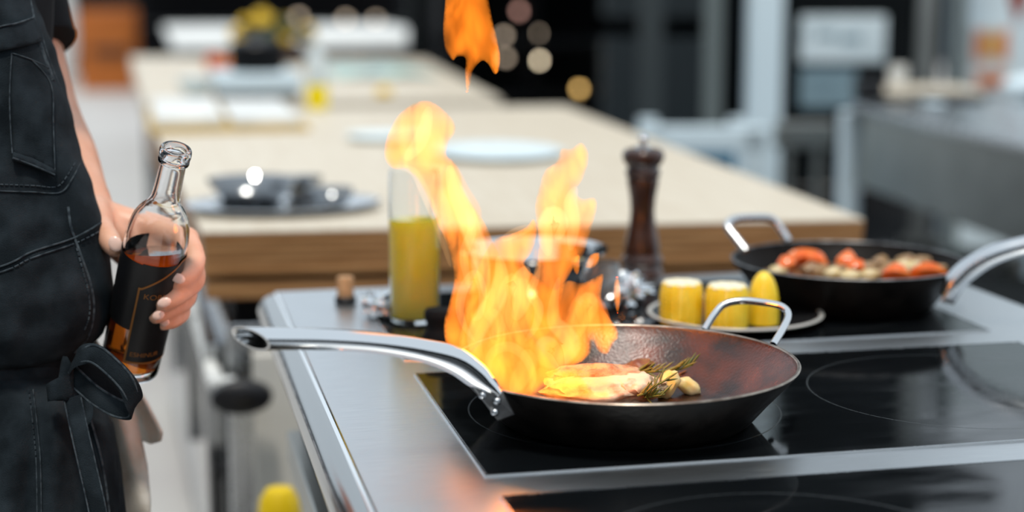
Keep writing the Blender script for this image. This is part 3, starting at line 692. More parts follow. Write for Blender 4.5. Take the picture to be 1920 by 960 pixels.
# ------------------------------------------------------------------ person: body
def limb(m, pts, R, n=5, seg=16):
    P = smooth([at(*p) if not isinstance(p, Vector) else p for p in pts], n); rr = lerp_list(R, n)
    m.tube(P, rr, seg)
    m.sphere(P[0], rr[0], 14, 8); m.sphere(P[-1], rr[-1], 14, 8)
TC = at(-190, 500, 1.72); 
def tp(dx, dy, z): return Vector((TC.x, TC.y, z))+RT*dx+FH*dy
bd = MB()
limb(bd, [(-45, -240, 1.77), (20, 0, 1.81), (72, 195, 1.83), (112, 290, 1.775), (150, 370, 1.715), (166, 402, 1.692)], [.048, .044, .041, .039, .030, .027])
wr = (166, 402, 1.692)
for kn, r in (((352, 448, 1.662), .0125), ((357, 486, 1.668), .0125), ((350, 526, 1.668), .012), ((334, 562, 1.664), .0105)):
    mid = ((wr[0]*.45+kn[0]*.55), (wr[1]*.45+kn[1]*.55), 1.690)
    limb(bd, [wr, mid, kn], [.021, .0165, r], 5, 12)
limb(bd, [(180, 410, 1.685), (240, 450, 1.69), (300, 500, 1.69)], [.020, .019, .015], 5, 12)
limb(bd, [(352, 448, 1.662), (366, 488, 1.628), (352, 518, 1.606), (333, 527, 1.594)], [.0115, .0108, .0098, .0082], 5, 14)
limb(bd, [(357, 486, 1.668), (366, 524, 1.632), (335, 554, 1.601), (306, 570, 1.590)], [.0115, .0106, .0095, .0080], 5, 14)
limb(bd, [(350, 526, 1.668), (350, 560, 1.638), (318, 580, 1.610), (292, 594, 1.597)], [.0110, .0098, .0088, .0074], 5, 14)
limb(bd, [(334, 562, 1.664), (342, 586, 1.645), (324, 602, 1.622), (306, 608, 1.612)], [.0095, .0086, .0078, .0066], 5, 14)
limb(bd, [(172, 398, 1.69), (178, 408, 1.662), (192, 432, 1.628), (206, 452, 1.607), (214, 464, 1.600)], [.022, .0185, .0125, .0112, .0095], 5, 14)
# trunk, neck, head, other arm, legs (clothed)
def trunk(m, rows, seg=28):
    V = []; Fc = []
    for z, a, b_, oy in rows:
        for k in range(seg):
            q = 2*math.pi*k/seg; V.append(tp(a*math.cos(q), oy+b_*math.sin(q), z))
    n = len(rows)
    for i in range(n-1):
        for k in range(seg): Fc.append((i*seg+k, i*seg+(k+1) % seg, (i+1)*seg+(k+1) % seg, (i+1)*seg+k))
    Fc += [tuple(range(seg)), tuple((n-1)*seg+k for k in range(seg))]
    return m.add(V, Fc)
trunk(bd, [(.76, .14, .085, 0), (.85, .165, .10, 0), (.95, .15, .09, 0), (1.08, .14, .085, 0), (1.22, .155, .09, 0), (1.36, .165, .08, .01), (1.43, .10, .06, .02)])
limb(bd, [tp(0, .02, 1.40), tp(0, .015, 1.52)], [.055, .05], 4)
bd.ball(tp(0, -.005, 1.62), (RT*.075, FH*.092, HT*.112), 1, 4, .06, 1.5, 2)
bd.ball(tp(0, -.098, 1.60), (RT*.012, FH*.018, HT*.022), 1, 3, .05)
for sx in (-1, 1): bd.ball(tp(sx*.077, .01, 1.61), (RT*.008, FH*.018, HT*.03), 1, 2, .05)
limb(bd, [tp(-.15, .01, 1.39), tp(-.21, .02, 1.20), tp(-.23, -.02, 1.08), tp(-.22, -.12, .98), tp(-.21, -.17, .95)], [.048, .042, .038, .028, .03], 5)
for i in range(4):
    limb(bd, [tp(-.225+.016*i, -.165, .945), tp(-.225+.016*i, -.205, .925), tp(-.222+.015*i, -.215, .90)], [.0095, .0085, .007], 4, 10)
limb(bd, [tp(-.19, -.15, .95), tp(-.17, -.185, .935), tp(-.165, -.205, .92)], [.012, .010, .008], 4, 10)
limb(bd, [tp(.165, .03, 1.38), Vector(at(-45, -240, 1.77))], [.05, .047], 4)
for sx in (-1, 1): limb(bd, [tp(sx*.085, 0, .80), tp(sx*.095, .01, .45), tp(sx*.10, .015, .09), tp(sx*.105, -.10, .035)], [.082, .058, .042, .032], 6)
body = obj('person', bd, 'skin')
md = body.modifiers.new('fuse', 'REMESH'); md.mode = 'VOXEL'; md.voxel_size = .0030; md.use_smooth_shade = True
ms = body.modifiers.new('soft', 'SMOOTH'); ms.iterations = 4; ms.factor = .5
bpy.context.view_layer.update()
me = bpy.data.meshes.new_from_object(body.evaluated_get(bpy.context.evaluated_depsgraph_get()))
body.modifiers.clear(); body.data = me
me.materials.clear(); me.materials.append(M['skin'])
tag(body, 'person in a dark denim apron at the left, holding a tilted bottle in one hand', 'person')
obj('hair', MB().ball(tp(0, .012, 1.645), (RT*.080, FH*.090, HT*.098), 1, 4, .10, 5, 1), 'dark', body)
for sx in (-1, 1): obj('eye', MB().sphere(tp(sx*.03, -.088, 1.628), .0085, 12, 8), 'paper', body)
obj('mouth', MB().ball(tp(0, -.092, 1.56), (RT*.022, FH*.006, HT*.006), 1, 2, .02), 'garlic' if False else 'nail', body)
def nail_(x, y, d, wx, wy, ang):
    ca, sa = math.cos(ang), math.sin(ang)
    ex = (RT*ca+UP*sa); ey = (UP*ca-RT*sa)
    obj('fingernail', MB().ball(at(x, y, d), (ex*wx, ey*wy, FW*.0016), 1, 2, .02), 'nail', body)
nail_(334, 522, 1.5835, .0072, .0050, -.35); nail_(308, 567, 1.5795, .0070, .0048, .35); nail_(297, 591, 1.5870, .0062, .0045, .3); nail_(309, 605, 1.6035, .0048, .0037, .3); nail_(216, 457, 1.5885, .0066, .0080, .5)

# clothing
trunk_sh = MB(); trunk(trunk_sh, [(.84, .178, .108, 0), (.95, .165, .102, 0), (1.08, .155, .098, 0), (1.22, .168, .102, 0), (1.36, .178, .092, .01), (1.42, .12, .075, .02)])
obj('tshirt', trunk_sh, 'shirt', body)
sl = MB(); limbP = smooth([tp(.15, .03, 1.38), at(-38, -240, 1.77), at(8, -60, 1.79), at(44, 60, 1.80), at(50, 82, 1.80)], 5)
sl.tube(limbP, lerp_list([.062, .062, .058, .0535, .0525], 5), 28)
slo = obj('sleeve', sl, 'shirt', body)
obj('sleeve_hem', MB().tube([limbP[-4], limbP[-1]], [.0545, .0535], 28), 'shirt', slo)
obj('sleeve', MB().tube(smooth([tp(-.13, .01, 1.39), tp(-.17, .012, 1.32), tp(-.205, .02, 1.21)], 5), lerp_list([.06, .06, .054], 5), 24), 'shirt', body)
tr = MB(); trunk(tr, [(.74, .16, .11, 0), (.84, .18, .115, 0), (.93, .168, .105, 0)])
obj('trousers', tr, 'trousers', body)
for sx in (-1, 1):
    obj('trouser_leg', MB().tube(smooth([tp(sx*.085, 0, .82), tp(sx*.095, .01, .45), tp(sx*.10, .015, .06)], 6), lerp_list([.095, .078, .07], 6), 24), 'trousers', body)
    obj('shoe', MB().ball(tp(sx*.105, -.06, .036), (RT*.048, FH*.135, HT*.040), 1, 3, .04), 'shoe', body)
# apron
XC = -190.0
XR = [(-160, 20), (-80, 40), (0, 62), (50, 82), (100, 104), (170, 122), (230, 136), (290, 150), (350, 172), (430, 194), (500, 206), (545, 211), (590, 206), (622, 192), (655, 160), (685, 135), (705, 132), (730, 160), (765, 195), (800, 212), (860, 222), (960, 233), (1080, 238), (1300, 240), (1700, 235)]
BU = [(-160, .085), (0, .09), (300, .10), (430, .108), (560, .118), (640, .112), (680, .088), (700, .080), (725, .092), (800, .102), (1000, .11), (1700, .12)]
def interp(T, y):
    if y <= T[0][0]: return T[0][1]
    for (a, b), (c, d) in zip(T, T[1:]):
        if y <= c:
            t = (y-a)/(c-a); t = t*t*(3-2*t)*.6+t*.4
            return b+(d-b)*t
    return T[-1][1]
def wrk(x, y):
    v = Vector((x*.010+y*.004, y*.006-x*.004, 0))
    r = .006*noise.noise(v)+.0035*noise.noise(v*2.7+Vector((5, 2, 0)))
    # folds running down to the waist tie
    r += .004*math.sin((x+.35*(y-500))*.045)*math.exp(-((y-600)/110)**2)*max(0, min(1, (x+40)/160))
    r += .005*math.sin(x*.075+1.0+y*.006)*max(0, min(1, (y-720)/80))
    r += .004*math.sin((y-x*1.1)*.045)*math.exp(-((x-125)/60)**2)*math.exp(-((y-220)/110)**2)
    return r
def apd(x, y):
    a = interp(XR, y)-XC; c = max(-1, min(1, (x-XC)/a)); s = math.sqrt(1-c*c)
    return 1.645-interp(BU, y)*s**.72-wrk(x, y)*min(1, s*1.6)
V = []; Fc = []; ys = list(range(-160, 1100, 9))+list(range(1100, 1701, 40)); NU = 110
for y in ys:
    a = interp(XR, y)-XC
    for i in range(NU+1):
        ph = math.pi*i/NU; x = XC+a*math.cos(ph); V.append(at(x, y, apd(x, y)))
for j in range(len(ys)-1):
    for i in range(NU): Fc.append((j*(NU+1)+i, j*(NU+1)+i+1, (j+1)*(NU+1)+i+1, (j+1)*(NU+1)+i))
ap = obj('apron', MB().add(V, Fc), 'denim', body)
def solid(o, t):
    md = o.modifiers.new('solid', 'SOLIDIFY'); md.thickness = t; md.offset = 0
solid(ap, .003)
def patch(poly, fn, off, step=9):
    P = [Vector(p) for p in poly]; R = []
    for a, b in zip(P, P[1:]+P[:1]):
        n = max(1, int((b-a).length/step)); R += [a+(b-a)*(i/n) for i in range(n)]
    n = len(R); V = list(R)
    def inside(x, y):
        c = False; j = n-1
        for i in range(n):
            if (R[i].y > y) != (R[j].y > y) and x < (R[j].x-R[i].x)*(y-R[i].y)/(R[j].y-R[i].y)+R[i].x: c = not c
            j = i
        return c
    y = min(p.y for p in R)
    while y < max(p.y for p in R):
        x = min(p.x for p in R)
        while x < max(p.x for p in R):
            if inside(x, y) and min((Vector((x, y))-q).length for q in R) > step*.5: V.append(Vector((x, y)))
            x += step
        y += step
    r = delaunay_2d_cdt(V, [(i, (i+1) % n) for i in range(n)], [], 1, 1e-4)
    return MB().add([at(v.x, v.y, fn(v.x, v.y)-off) for v in r[0]], [tuple(f) for f in r[2]])
def seam(pts, r=.0011, off=.0022, m='denimlt', name='seam'):
    P = smooth([(x, y, 0) for x, y in pts], 8)
    return obj(name, MB().tube([at(p.x, p.y, apd(p.x, p.y)-off) for p in P], [(r*.6, r) for _ in P], 6), m, ap)
def dashes(pts, name='stitching', ln=5, gap=4, r=.0007, off=.0025):
    P = smooth([(x, y, 0) for x, y in pts], 20); m = MB(); acc = 0; q = [P[0]]
    for a, b in zip(P, P[1:]):
        acc += (b-a).length; q.append(b)
        if acc >= ln:
            m.tube([at(p.x, p.y, apd(p.x, p.y)-off) for p in (q[0], q[len(q)//2], q[-1])], r, 5); acc = -gap; q = [b]
        elif acc < 0: q = [b]
    obj(name, m, 'denimlt', ap, kind='stuff')
pk = obj('pocket', patch([(22, 100), (60, 112), (96, 158), (100, 240), (103, 322), (62, 300), (24, 288), (20, 190)], apd, .005), 'denim', ap); solid(pk, .003)
hm = obj('pocket_hem', patch([(24, 286), (62, 298), (103, 320), (102, 330), (62, 312), (24, 300)], apd, .009), 'denim', ap); solid(hm, .005)
bp_ = obj('bib_band', patch([(-120, 82), (-40, 66), (0, 50), (62, 33), (78, 78), (40, 88), (0, 96), (-120, 120)], apd, .004), 'denim', ap); solid(bp_, .003)
lo_ = obj('lower_pocket', patch([(-160, 540), (0, 500), (60, 472), (139, 446), (158, 500), (175, 555), (176, 600), (166, 630), (120, 672), (40, 688), (-160, 690)], apd, .0035), 'denim', ap); solid(lo_, .003)
seam([(48, -40), (60, 20), (72, 70), (88, 118), (100, 150)], .0018, .003); seam([(54, -40), (68, 20), (80, 70), (96, 122), (118, 175)], .0012)
seam([(-60, 72), (0, 50), (30, 44), (62, 33)], .0014, .006)
seam([(22, 100), (18, 190), (23, 288)], .0013, .007); seam([(60, 112), (96, 160), (100, 240), (103, 322)], .0012, .007); seam([(24, 296), (62, 310), (103, 328)], .0016, .011); seam([(24, 100), (60, 112), (92, 128)], .001, .007)
seam([(-60, 354), (0, 358), (60, 360), (112, 361), (135, 335), (152, 300)], .0012); dashes([(-60, 344), (0, 346), (60, 348), (106, 350), (128, 326), (150, 286)])
seam([(-160, 540), (0, 500), (60, 472), (139, 446), (192, 416)], .0015, .006); dashes([(-160, 552), (0, 511), (60, 484), (142, 456), (194, 430)], 'stitching', 5, 4, .0009, .006)
seam([(128, 388), (132, 420), (140, 446), (156, 490), (172, 540), (176, 585), (166, 630), (140, 662)], .0013, .006); dashes([(144, 465), (156, 510), (166, 550), (168, 590), (156, 625)], 'stitching', 5, 4, .0010, .0065)
seam([(62, 730), (70, 800), (76, 870), (78, 980)], .0012, .003); dashes([(54, 730), (62, 800), (68, 870), (70, 980)])
seam([(206, 425), (204, 470), (203, 530)], .0012)
fo_ = obj('side_panel', patch([(140, 700), (165, 735), (195, 775), (212, 810), (224, 870), (234, 960), (237, 1040), (205, 1040), (195, 950), (175, 850), (150, 760)], apd, .004), 'denim', ap); solid(fo_, .003)
seam([(165, 770), (190, 860), (205, 960), (208, 1020)], .0012, .007)
# waist tie
belt = smooth([(-500, 690, 0), (-200, 702, 0), (0, 706, 0), (80, 706, 0), (130, 700, 0)], 8)
obj('waist_tie', MB().tube([at(p.x, p.y, apd(p.x, p.y)-.004) for p in belt], [(.0022, .009)]*len(belt), 10, hint=FW), 'denim', ap)
kn = obj('tie_knot', patch([(122, 668), (134, 690), (135, 750), (96, 752), (93, 720), (110, 708)], lambda x, y: 1.548+.004*math.sin(x*.1), .0), 'denim', ap); solid(kn, .009)
lpb = [(132, 692, 1.548), (150, 668, 1.540), (178, 664, 1.535), (212, 690, 1.530), (240, 722, 1.530), (251, 752, 1.535), (246, 768, 1.542), (218, 764, 1.546), (180, 742, 1.548), (150, 716, 1.550), (134, 700, 1.552)]
P = px_path(lpb, 6)
obj('bow_loop', MB().tube(P, [(.0095, .0016)]*len(P), 12, hint=UP+RT*.5), 'denim', ap)
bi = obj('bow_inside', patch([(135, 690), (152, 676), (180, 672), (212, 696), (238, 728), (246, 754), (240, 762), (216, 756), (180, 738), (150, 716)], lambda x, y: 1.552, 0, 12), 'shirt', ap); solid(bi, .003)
for off, rr in ((.0082, .0010), (-.0082, .0010)):
    obj('seam', MB().tube([p+(UP+RT*.5).normalized()*off-FW*.001 for p in P], rr, 6), 'denimlt', ap)
P = px_path([(140, 752, 1.545), (135, 772, 1.542), (142, 790, 1.540), (158, 788, 1.542), (164, 770, 1.546), (160, 745, 1.55)], 5)
obj('bow_loop', MB().tube(P, [(.002, .006)]*len(P), 10, hint=FW), 'denim', ap)
P = px_path([(136, 745, 1.546), (150, 810, 1.535), (166, 880, 1.528), (184, 960, 1.522), (196, 1040, 1.518)], 6)
obj('tie_end', MB().tube(P, [(.0013, .0085)]*len(P), 12, hint=FW), 'denim', ap)
for sgn in (-1, 1): obj('seam', MB().tube([p+RT*.0082*sgn-FW*.0012 for p in P], .0008, 6), 'denimlt', ap)
# towel
def tw(x, y): return 1.705+.010*math.sin((x*.9-y*.28)*.085)+.008*noise.noise(Vector((x*.012, y*.012, 3)))
mt = patch([(176, 628), (196, 660), (212, 690), (252, 716), (272, 750), (290, 785), (303, 812), (300, 828), (284, 832), (264, 826), (274, 872), (281, 940), (284, 1010), (286, 1120), (190, 1120), (190, 960), (185, 850), (175, 760), (165, 690)], tw, 0, 4)
tb = obj('towel', mt, 'linen'); solid(tb, .004)
tag(tb, 'creased beige linen towel tucked into the apron tie below the bottle', 'towel')

# ------------------------------------------------------------------ first table
t1 = thing('work_table', 'long wooden work table with a thick top behind the cooking range', 'table', (.65, 3.8, 0))
q = [(.086, 2.640), (1.172, 2.540), (1.292, 5.02), (.012, 5.10)]
def inset(q, d):
    cx = sum(p[0] for p in q)/4; cy = sum(p[1] for p in q)/4
    return [(p[0]-d*(1 if p[0] > cx else -1), p[1]-d*(1 if p[1] > cy else -1)) for p in q]
obj('table_top', MB().prism(q, .895, .90), 'wood', t1, flat=True, bevel=.002)
NL = 5
for i in range(NL):      # stacked boards that show at the edge of the top
    z0 = .827+i*.0136
    obj('board', MB().prism(inset(q, .0008*((i*3) % 4)), z0+.0005, z0+.0133), 'woodedge', t1, flat=True, bevel=.001)
obj('lower_board', MB().prism(inset(q, .004), .788, .815), 'woodedge', t1, flat=True, bevel=.002)
obj('spacer', MB().prism(inset(q, .03), .814, .828), 'dark', t1, flat=True)
bc = thing('base_cabinet', 'stainless steel base cabinet with bar handles under the wooden work table', 'cabinet', (.65, 3.7, 0))
obj('carcass', MB().prism(inset(q, .035), .101, .740), 'satin', bc, flat=True, bevel=.004)
obj('plinth', MB().prism(inset(q, .09), 0, .10), 'dark', bc, flat=True)
obj('top_gap', MB().prism(inset(q, .05), .741, .7875), 'dark', bc, flat=True)
for i in range(3):
    y0 = 2.72+.62*i; x = .118-.028*i/1.0*.62-.02
    d = obj('drawer_front', MB().box((x-.012, y0, .36), (x+.02, y0+.58, .70)), 'bowlsteel', bc, flat=True, bevel=.003)
    if i < 2:
        e0, e1 = ((405, 722), (374, 606)) if i == 0 else ((371, 594), (346, 536))
        h0, h1 = on(*e0, .66), on(*e1, .66)
        obj('bar_handle', MB().tube([h0+RT*.03, h0, h1, h1+RT*.03], .014, 12), 'paper', d)
fd = obj('door', MB().box((.16, 2.618, .14), (.60, 2.66, .70)), 'palepanel', bc, flat=True, bevel=.003)
hb = at(452, 742, 2.62)
obj('recessed_pull', MB().lathe([(0, 0), (.050, 0), (.048, .018), (.03, .026), (0, .026)], hb, 32, Vector((0, -1, 0)).to_track_quat('Z', 'Y'), 1, .55), 'black', fd)
YC = at(523, 912, 2.36); 
ZS = YC.z-.20
stl = thing('low_stool', 'low black stool carrying the yellow canister beside the range', 'stool', (YC.x, YC.y, 0))
obj('seat', MB().box((YC.x-.07, YC.y-.08, ZS-.021), (YC.x+.07, YC.y+.08, ZS-.001)), 'black', stl, flat=True, bevel=.003)
for sx in (-1, 1):
    for sy in (-1, 1): obj('leg', MB().box((YC.x+sx*.055-.01, YC.y+sy*.065-.01, 0), (YC.x+sx*.055+.01, YC.y+sy*.065+.01, ZS-.021)), 'black', stl, flat=True)
yc = thing('yellow_canister', 'bright yellow canister standing low between range and work table', 'canister', (YC.x, YC.y, ZS))
obj('body', MB().lathe([(0, 0), (.030, 0), (.032, .01), (.032, YC.z-ZS-.045), (.028, YC.z-ZS-.018), (.019, YC.z-ZS-.004), (0, YC.z-ZS)], (YC.x, YC.y, ZS), 32), 'yellow', yc)
obj('base_ring', MB().lathe([(.031, .002), (.035, .002), (.035, .02), (.031, .02)], (YC.x, YC.y, ZS), 28), 'black', yc)

def disc(name, px, py, rpx, prof, m, label, cat, z=.9004, sy=1.0, parts=None):
    c = on(px, py, z); k = (c-CPOS).dot(FW)/F; r = rpx*k
    o = obj(name, MB().lathe([(a*r, b_) for a, b_ in prof], c, 56, None, 1, sy), m)
    tag(o, label, cat); return o, c, r
PLT = [(0, 0), (.72, 0), (.80, .003), (.98, .012), (1.0, .0135), (.98, .0150), (.78, .0065), (.7, .0035), (0, .003)]
_, tc, trr = disc('steel_tray', 532, 393, 184, PLT, 'polish', 'large round steel tray with bowls at the near left corner of the work table', 'tray', .9004, .72)
BWL = [(0, 0), (.55, 0), (.62, .003), (.85, .022), (1.0, .040), (1.0, .043), (.82, .025), (.58, .006), (0, .005)]
for x, y, r, lb in ((474, 380, 84, 'polished steel bowl in the middle of the near tray'), (618, 390, 46, 'small steel bowl at the right of the near tray'), (570, 366, 36, 'little steel bowl at the back of the near tray')):
    c = on(x, y, tc.z+.004); k = (c-CPOS).dot(FW)/F
    tag(obj('steel_bowl', MB().lathe([(a*r*k, b_*(.8 if r < 60 else 1)) for a, b_ in BWL], c, 48), 'bowlsteel'), lb, 'bowl')
disc('pale_platter', 722, 262, 74, PLT, 'signw', 'round pale platter behind the mushroom shaped flame head', 'platter', .9004, .95)
disc('pale_platter', 932, 292, 124, PLT, 'signw', 'wide oval pale platter in the middle of the work table', 'platter', .9004, 1.25)
# white stack at the left edge
c = on(424, 228, .9004)
st = thing('document_tray', 'flat white tray of folded cloths on the left edge of the work table', 'tray', c)
obj('tray', MB().box((c.x-.215, c.y-.34, .9004), (c.x+.20, c.y+.40, .912)), 'card', st, flat=True, bevel=.002)
for i, (a, b_) in enumerate(((-.20, -.02), (0.0, .18))):
    o = obj('folded_cloth', MB().box((c.x+a, c.y-.31, .9125), (c.x+b_, c.y+.36, .945-.008*i)), 'paper', st, bevel=.008)

# ------------------------------------------------------------------ second table and what stands on it
t2 = thing('work_table', 'second pale wooden work table further back', 'table', (.6, 6.9, 0))
q2 = [(.008, 5.40), (1.165, 5.36), (1.36, 8.0), (-.044, 8.62)]
obj('table_top', MB().prism(q2, .83, .90), 'wood', t2, flat=True, bevel=.004)
for x, y in ((.08, 5.5), (1.10, 5.46), (1.25, 7.8), (.05, 8.4)):
    obj('leg', MB().box((x-.035, y-.035, 0), (x+.035, y+.035, .83)), 'greymetal', t2, flat=True, bevel=.003)
obj('shelf', MB().prism(inset(q2, .06), .30, .33), 'greymetal', t2, flat=True)
def P2(x, y, z=.9004): return on(x, y, z)
c = P2(485, 188); k = (c-CPOS).dot(FW)/F
hp_ = thing('gastro_tray', 'blue grey steel catering tray with a black base on the second table', 'tray', c)
obj('base', MB().box((c.x-75*k, c.y-.02, .9004), (c.x+72*k, c.y+.34, .925)), 'black', hp_, flat=True, bevel=.004)
obj('tray', MB().box((c.x-78*k, c.y-.04, .926), (c.x+80*k, c.y+.36, .985)), 'whitemetal', hp_, flat=True, bevel=.006)
c = P2(368, 178); k = (c-CPOS).dot(FW)/F*.75
tag(obj('white_bowl', MB().lathe([(0, 0), (24*k, 0), (40*k, 20*k), (46*k, 40*k), (44*k, 41*k), (37*k, 21*k), (20*k, 4*k), (0, 4*k)], c, 36), 'whitemetal'), 'pale bowl left of the catering tray on the second table', 'bowl')
c = Vector((c.x+.09, hp_.location.y+.20, .9855)) if False else Vector((hp_.location.x+.01, hp_.location.y+.17, .9855)); k = (c-CPOS).dot(FW)/F
pt_ = thing('black_pot', 'black pot standing behind the catering tray on the second table', 'pot', c)
obj('body', MB().lathe([(0, 0), (44*k, 0), (50*k, 6*k), (52*k, 48*k), (48*k, 50*k), (0, 50*k)], c, 36), 'dark', pt_)
obj('lid', MB().lathe([(0, 52*k), (50*k, 50*k), (46*k, 56*k), (12*k, 64*k), (8*k, 74*k), (0, 75*k)], c, 36), 'black', pt_)
c = P2(545, 120); k = (c-CPOS).dot(FW)/F
vs_ = thing('flower_vase', 'bunch of yellow flowers in a brown vase on the second table', 'vase', c)
obj('vase', MB().lathe([(0, 0), (20*k, 0), (30*k, 14*k), (24*k, 34*k), (20*k, 40*k), (0, 38*k)], c, 28), 'walnut', vs_)
obj('foliage', MB().ball(c+Vector((-30*k, 0, 62*k)), (RT*62*k, FH*40*k, HT*22*k), 1, 3, .7, 2.4, 5), 'leafy', vs_)
rnd = random.Random(12)
for i in range(15):
    p = c+RT*rnd.uniform(-98, 34)*k+FH*rnd.uniform(-30, 20)*k+HT*rnd.uniform(42, 100)*k
    f = MB()
    f.ball(p, (RT*13*k, FH*11*k, HT*10*k), rnd.uniform(.9, 1.4), 2, .5, 4, i)
    obj('flower', f, 'petal', vs_)
for i, (x, y) in enumerate(((402, 122), (424, 128), (440, 120))):
    cc_ = P2(x, y+10); k = (cc_-CPOS).dot(FW)/F
    tag(obj('apple', MB().lathe([(0, 2*k), (8*k, 0), (17*k, 10*k), (18*k, 20*k), (13*k, 30*k), (5*k, 31*k), (0, 28*k)], cc_, 24), 'apple' if i < 2 else 'lemon'),
        ['red apple at the left of the fruit on the second table', 'red apple in the middle of the fruit on the second table', 'yellow lemon next to the apples on the second table'][i], 'fruit')
c = P2(595, 204); k = (c-CPOS).dot(FW)/F
ob2 = thing('oil_bottle', 'slim clear bottle with a little yellow oil on the front edge of the second table', 'bottle', c)
obj('glass', MB().lathe([(0, 0), (19*k, 0), (20*k, 2*k), (20*k, 88*k), (16*k, 100*k), (8*k, 110*k), (8*k, 126*k), (6*k, 126*k), (6*k, 110*k), (14*k, 99*k), (18.5*k, 88*k), (18.5*k, 47*k), (0, 47*k)], c, 32), 'milky', ob2)
obj('oil', MB().lathe([(0, .2*k), (20.4*k, 1*k), (20.4*k, 46*k), (0, 46*k)], c, 28), 'oil', ob2, label='yellow oil')
c = P2(718, 138); k = (c-CPOS).dot(FW)/F
mg = thing('magazine', 'open magazine printed pale blue and green on the second table', 'magazine', c)
for sx in (-1, 1):
    m = MB(); V = []; Fc = []
    for i in range(9):
        for j in range(2):
            x = sx*i/8*.20; V.append((c.x+x-.02, c.y-.30+.85*j, .9006+.012*math.sin(math.pi*(i/8)**.6)+.002))
    for i in range(8): Fc.append((i*2, i*2+1, i*2+3, i*2+2))
    o = obj('page', m.add(V, Fc), 'magblue', mg); solid(o, .003)
c = P2(720, 180); k = (c-CPOS).dot(FW)/F
tag(obj('lemon_wedge', wedge(c+Vector((0, 0, .012)), .06, .03, .035, .3, 0), 'lemon'), 'lemon wedge on the bare front edge of the second table', 'fruit')

# ------------------------------------------------------------------ far counter, box and glowing balls
fc = thing('far_counter', 'long white topped counter across the back of the hall', 'counter', (1.0, 12, 0))
obj('top', MB().box((.20, 10.1, .86), (2.05, 13.9, .90)), 'paper', fc, flat=True, bevel=.004)
obj('front_panel', MB().box((.24, 10.2, 0), (2.0, 13.8, .86)), 'greymetal', fc, flat=True)
b0 = on(150, 172, 0); b1 = on(262, 172, 0)
ob_ = thing('wooden_cabinet', 'orange brown wooden cabinet at the far left of the hall', 'cabinet', ((b0.x+b1.x)/2, b0.y, 0))
obj('body', MB().box((b0.x, b0.y, 0), (b1.x, b0.y+.6, .92)), 'orangebox', ob_, flat=True, bevel=.01)
obj('drawer', MB().box((b0.x+.05, b0.y-.03, .50), (b1.x-.05, b0.y, .86)), 'orangebox', ob_, flat=True, bevel=.01)
obj('handle_slot', MB().box((b0.x+.16, b0.y-.036, .42), (b1.x-.10, b0.y-.001, .50)), 'walnut', ob_, flat=True, bevel=.01)
b0 = on(104, 165, 0); b1 = on(134, 165, 0)
tag(obj('white_bag', MB().ball((b0+b1)/2+Vector((0, .8, .70)), (RT*.16, FH*.15, HT*.70), 1, 3, .2, 1.5), 'paper'), 'white sack standing left of the orange wooden cabinet', 'sack')
dk = thing('equipment_rack', 'dark equipment rack behind the left end of the far counter', 'rack', (-.1, 18.2, 0))
obj('frame', MB().box((.02, 18.75, 0), (2.9, 19.1, 2.0)), 'dark', dk, flat=True, bevel=.01)
for i in range(3): obj('shelf', MB().box((.02, 18.35, .35+.42*i), (2.9, 18.75, .38+.42*i)), 'black', dk, flat=True)
# dark shelving with small glowing balls, right of the flames
sh = thing('dark_shelving', 'tall dark shelving unit behind the right end of the second table', 'shelving', (2.3, 9.2, 0))
for x in (1.62, 2.1, 2.6, 3.1): obj('upright', MB().box((x, 8.95, 0), (x+.05, 9.4, 2.0)), 'dark', sh, flat=True)
for z in (.25, .62, .92, 1.25, 1.6): obj('shelf', MB().box((1.62, 8.95, z), (3.15, 9.4, z+.03)), 'black', sh, flat=True)
def lamp(x, y, d, r, m, lb):  # glowing ball for a bright blurred spot; cord and socket are invented
    r_ = ray(x, y); p = CPOS+r_*(d/r_.y); o = thing('small_lamp', lb, 'lamp', p-HT*r)
    ztop = min(z for z in ((.62, .92, 1.25) if d < 12 else (.77, 1.19)) if z > p.z+r*1.5)
    obj('cord', MB().tube([p+HT*r*.9, Vector((p.x, p.y, ztop-.0005))], .003, 6), 'black', o)
    obj('bulb', MB().sphere(p, r, 16, 10), m, o)
    obj('socket', MB().lathe([(0, r*.7), (r*.6, r*.7), (r*.6, r*1.3), (0, r*1.3)], p, 14), 'black', o)
lamp(1010, 113, 9.15, .018, 'bulb', 'brightest small round lamp among the dark shelving')
lamp(1086, 166, 9.15, .018, 'bulbamber', 'amber small lamp low at the right of the dark shelving')
lamp(975, 20, 9.15, .022, 'bulbpink', 'pinkish lamp at the top of the dark shelving')
lamp(945, 66, 9.15, .018, 'bulbdim', 'dim lamp next to the loose flame')
lamp(948, 108, 9.15, .018, 'bulbdim', 'dim lamp below the one next to the loose flame')
lamp(1008, 62, 9.15, .017, 'bulbdim', 'dim lamp above the brightest lamp')
lamp(1165, 100, 9.15, .018, 'bulbdim', 'dim lamp at the far right of the dark shelving')
for i, (x, y, m) in enumerate(((455, 84, 'bulb'), (490, 40, 'bulb'), (505, 36, 'bulb'), (560, 32, 'bulbdim'), (648, 36, 'bulbdim'), (705, 38, 'bulbdim'), (475, 48, 'bulb'))):
    lamp(x, y, 18.5, .036, 'bulb' if i == 0 else 'bulbdim', ['small bright lamp left of the yellow flowers', 'leftmost lamp above the far counter', 'lamp just right of the leftmost one above the far counter', 'third lamp above the far counter', 'lamp above the middle of the far counter', 'rightmost lamp above the far counter', 'lamp low behind the yellow flowers'][i])

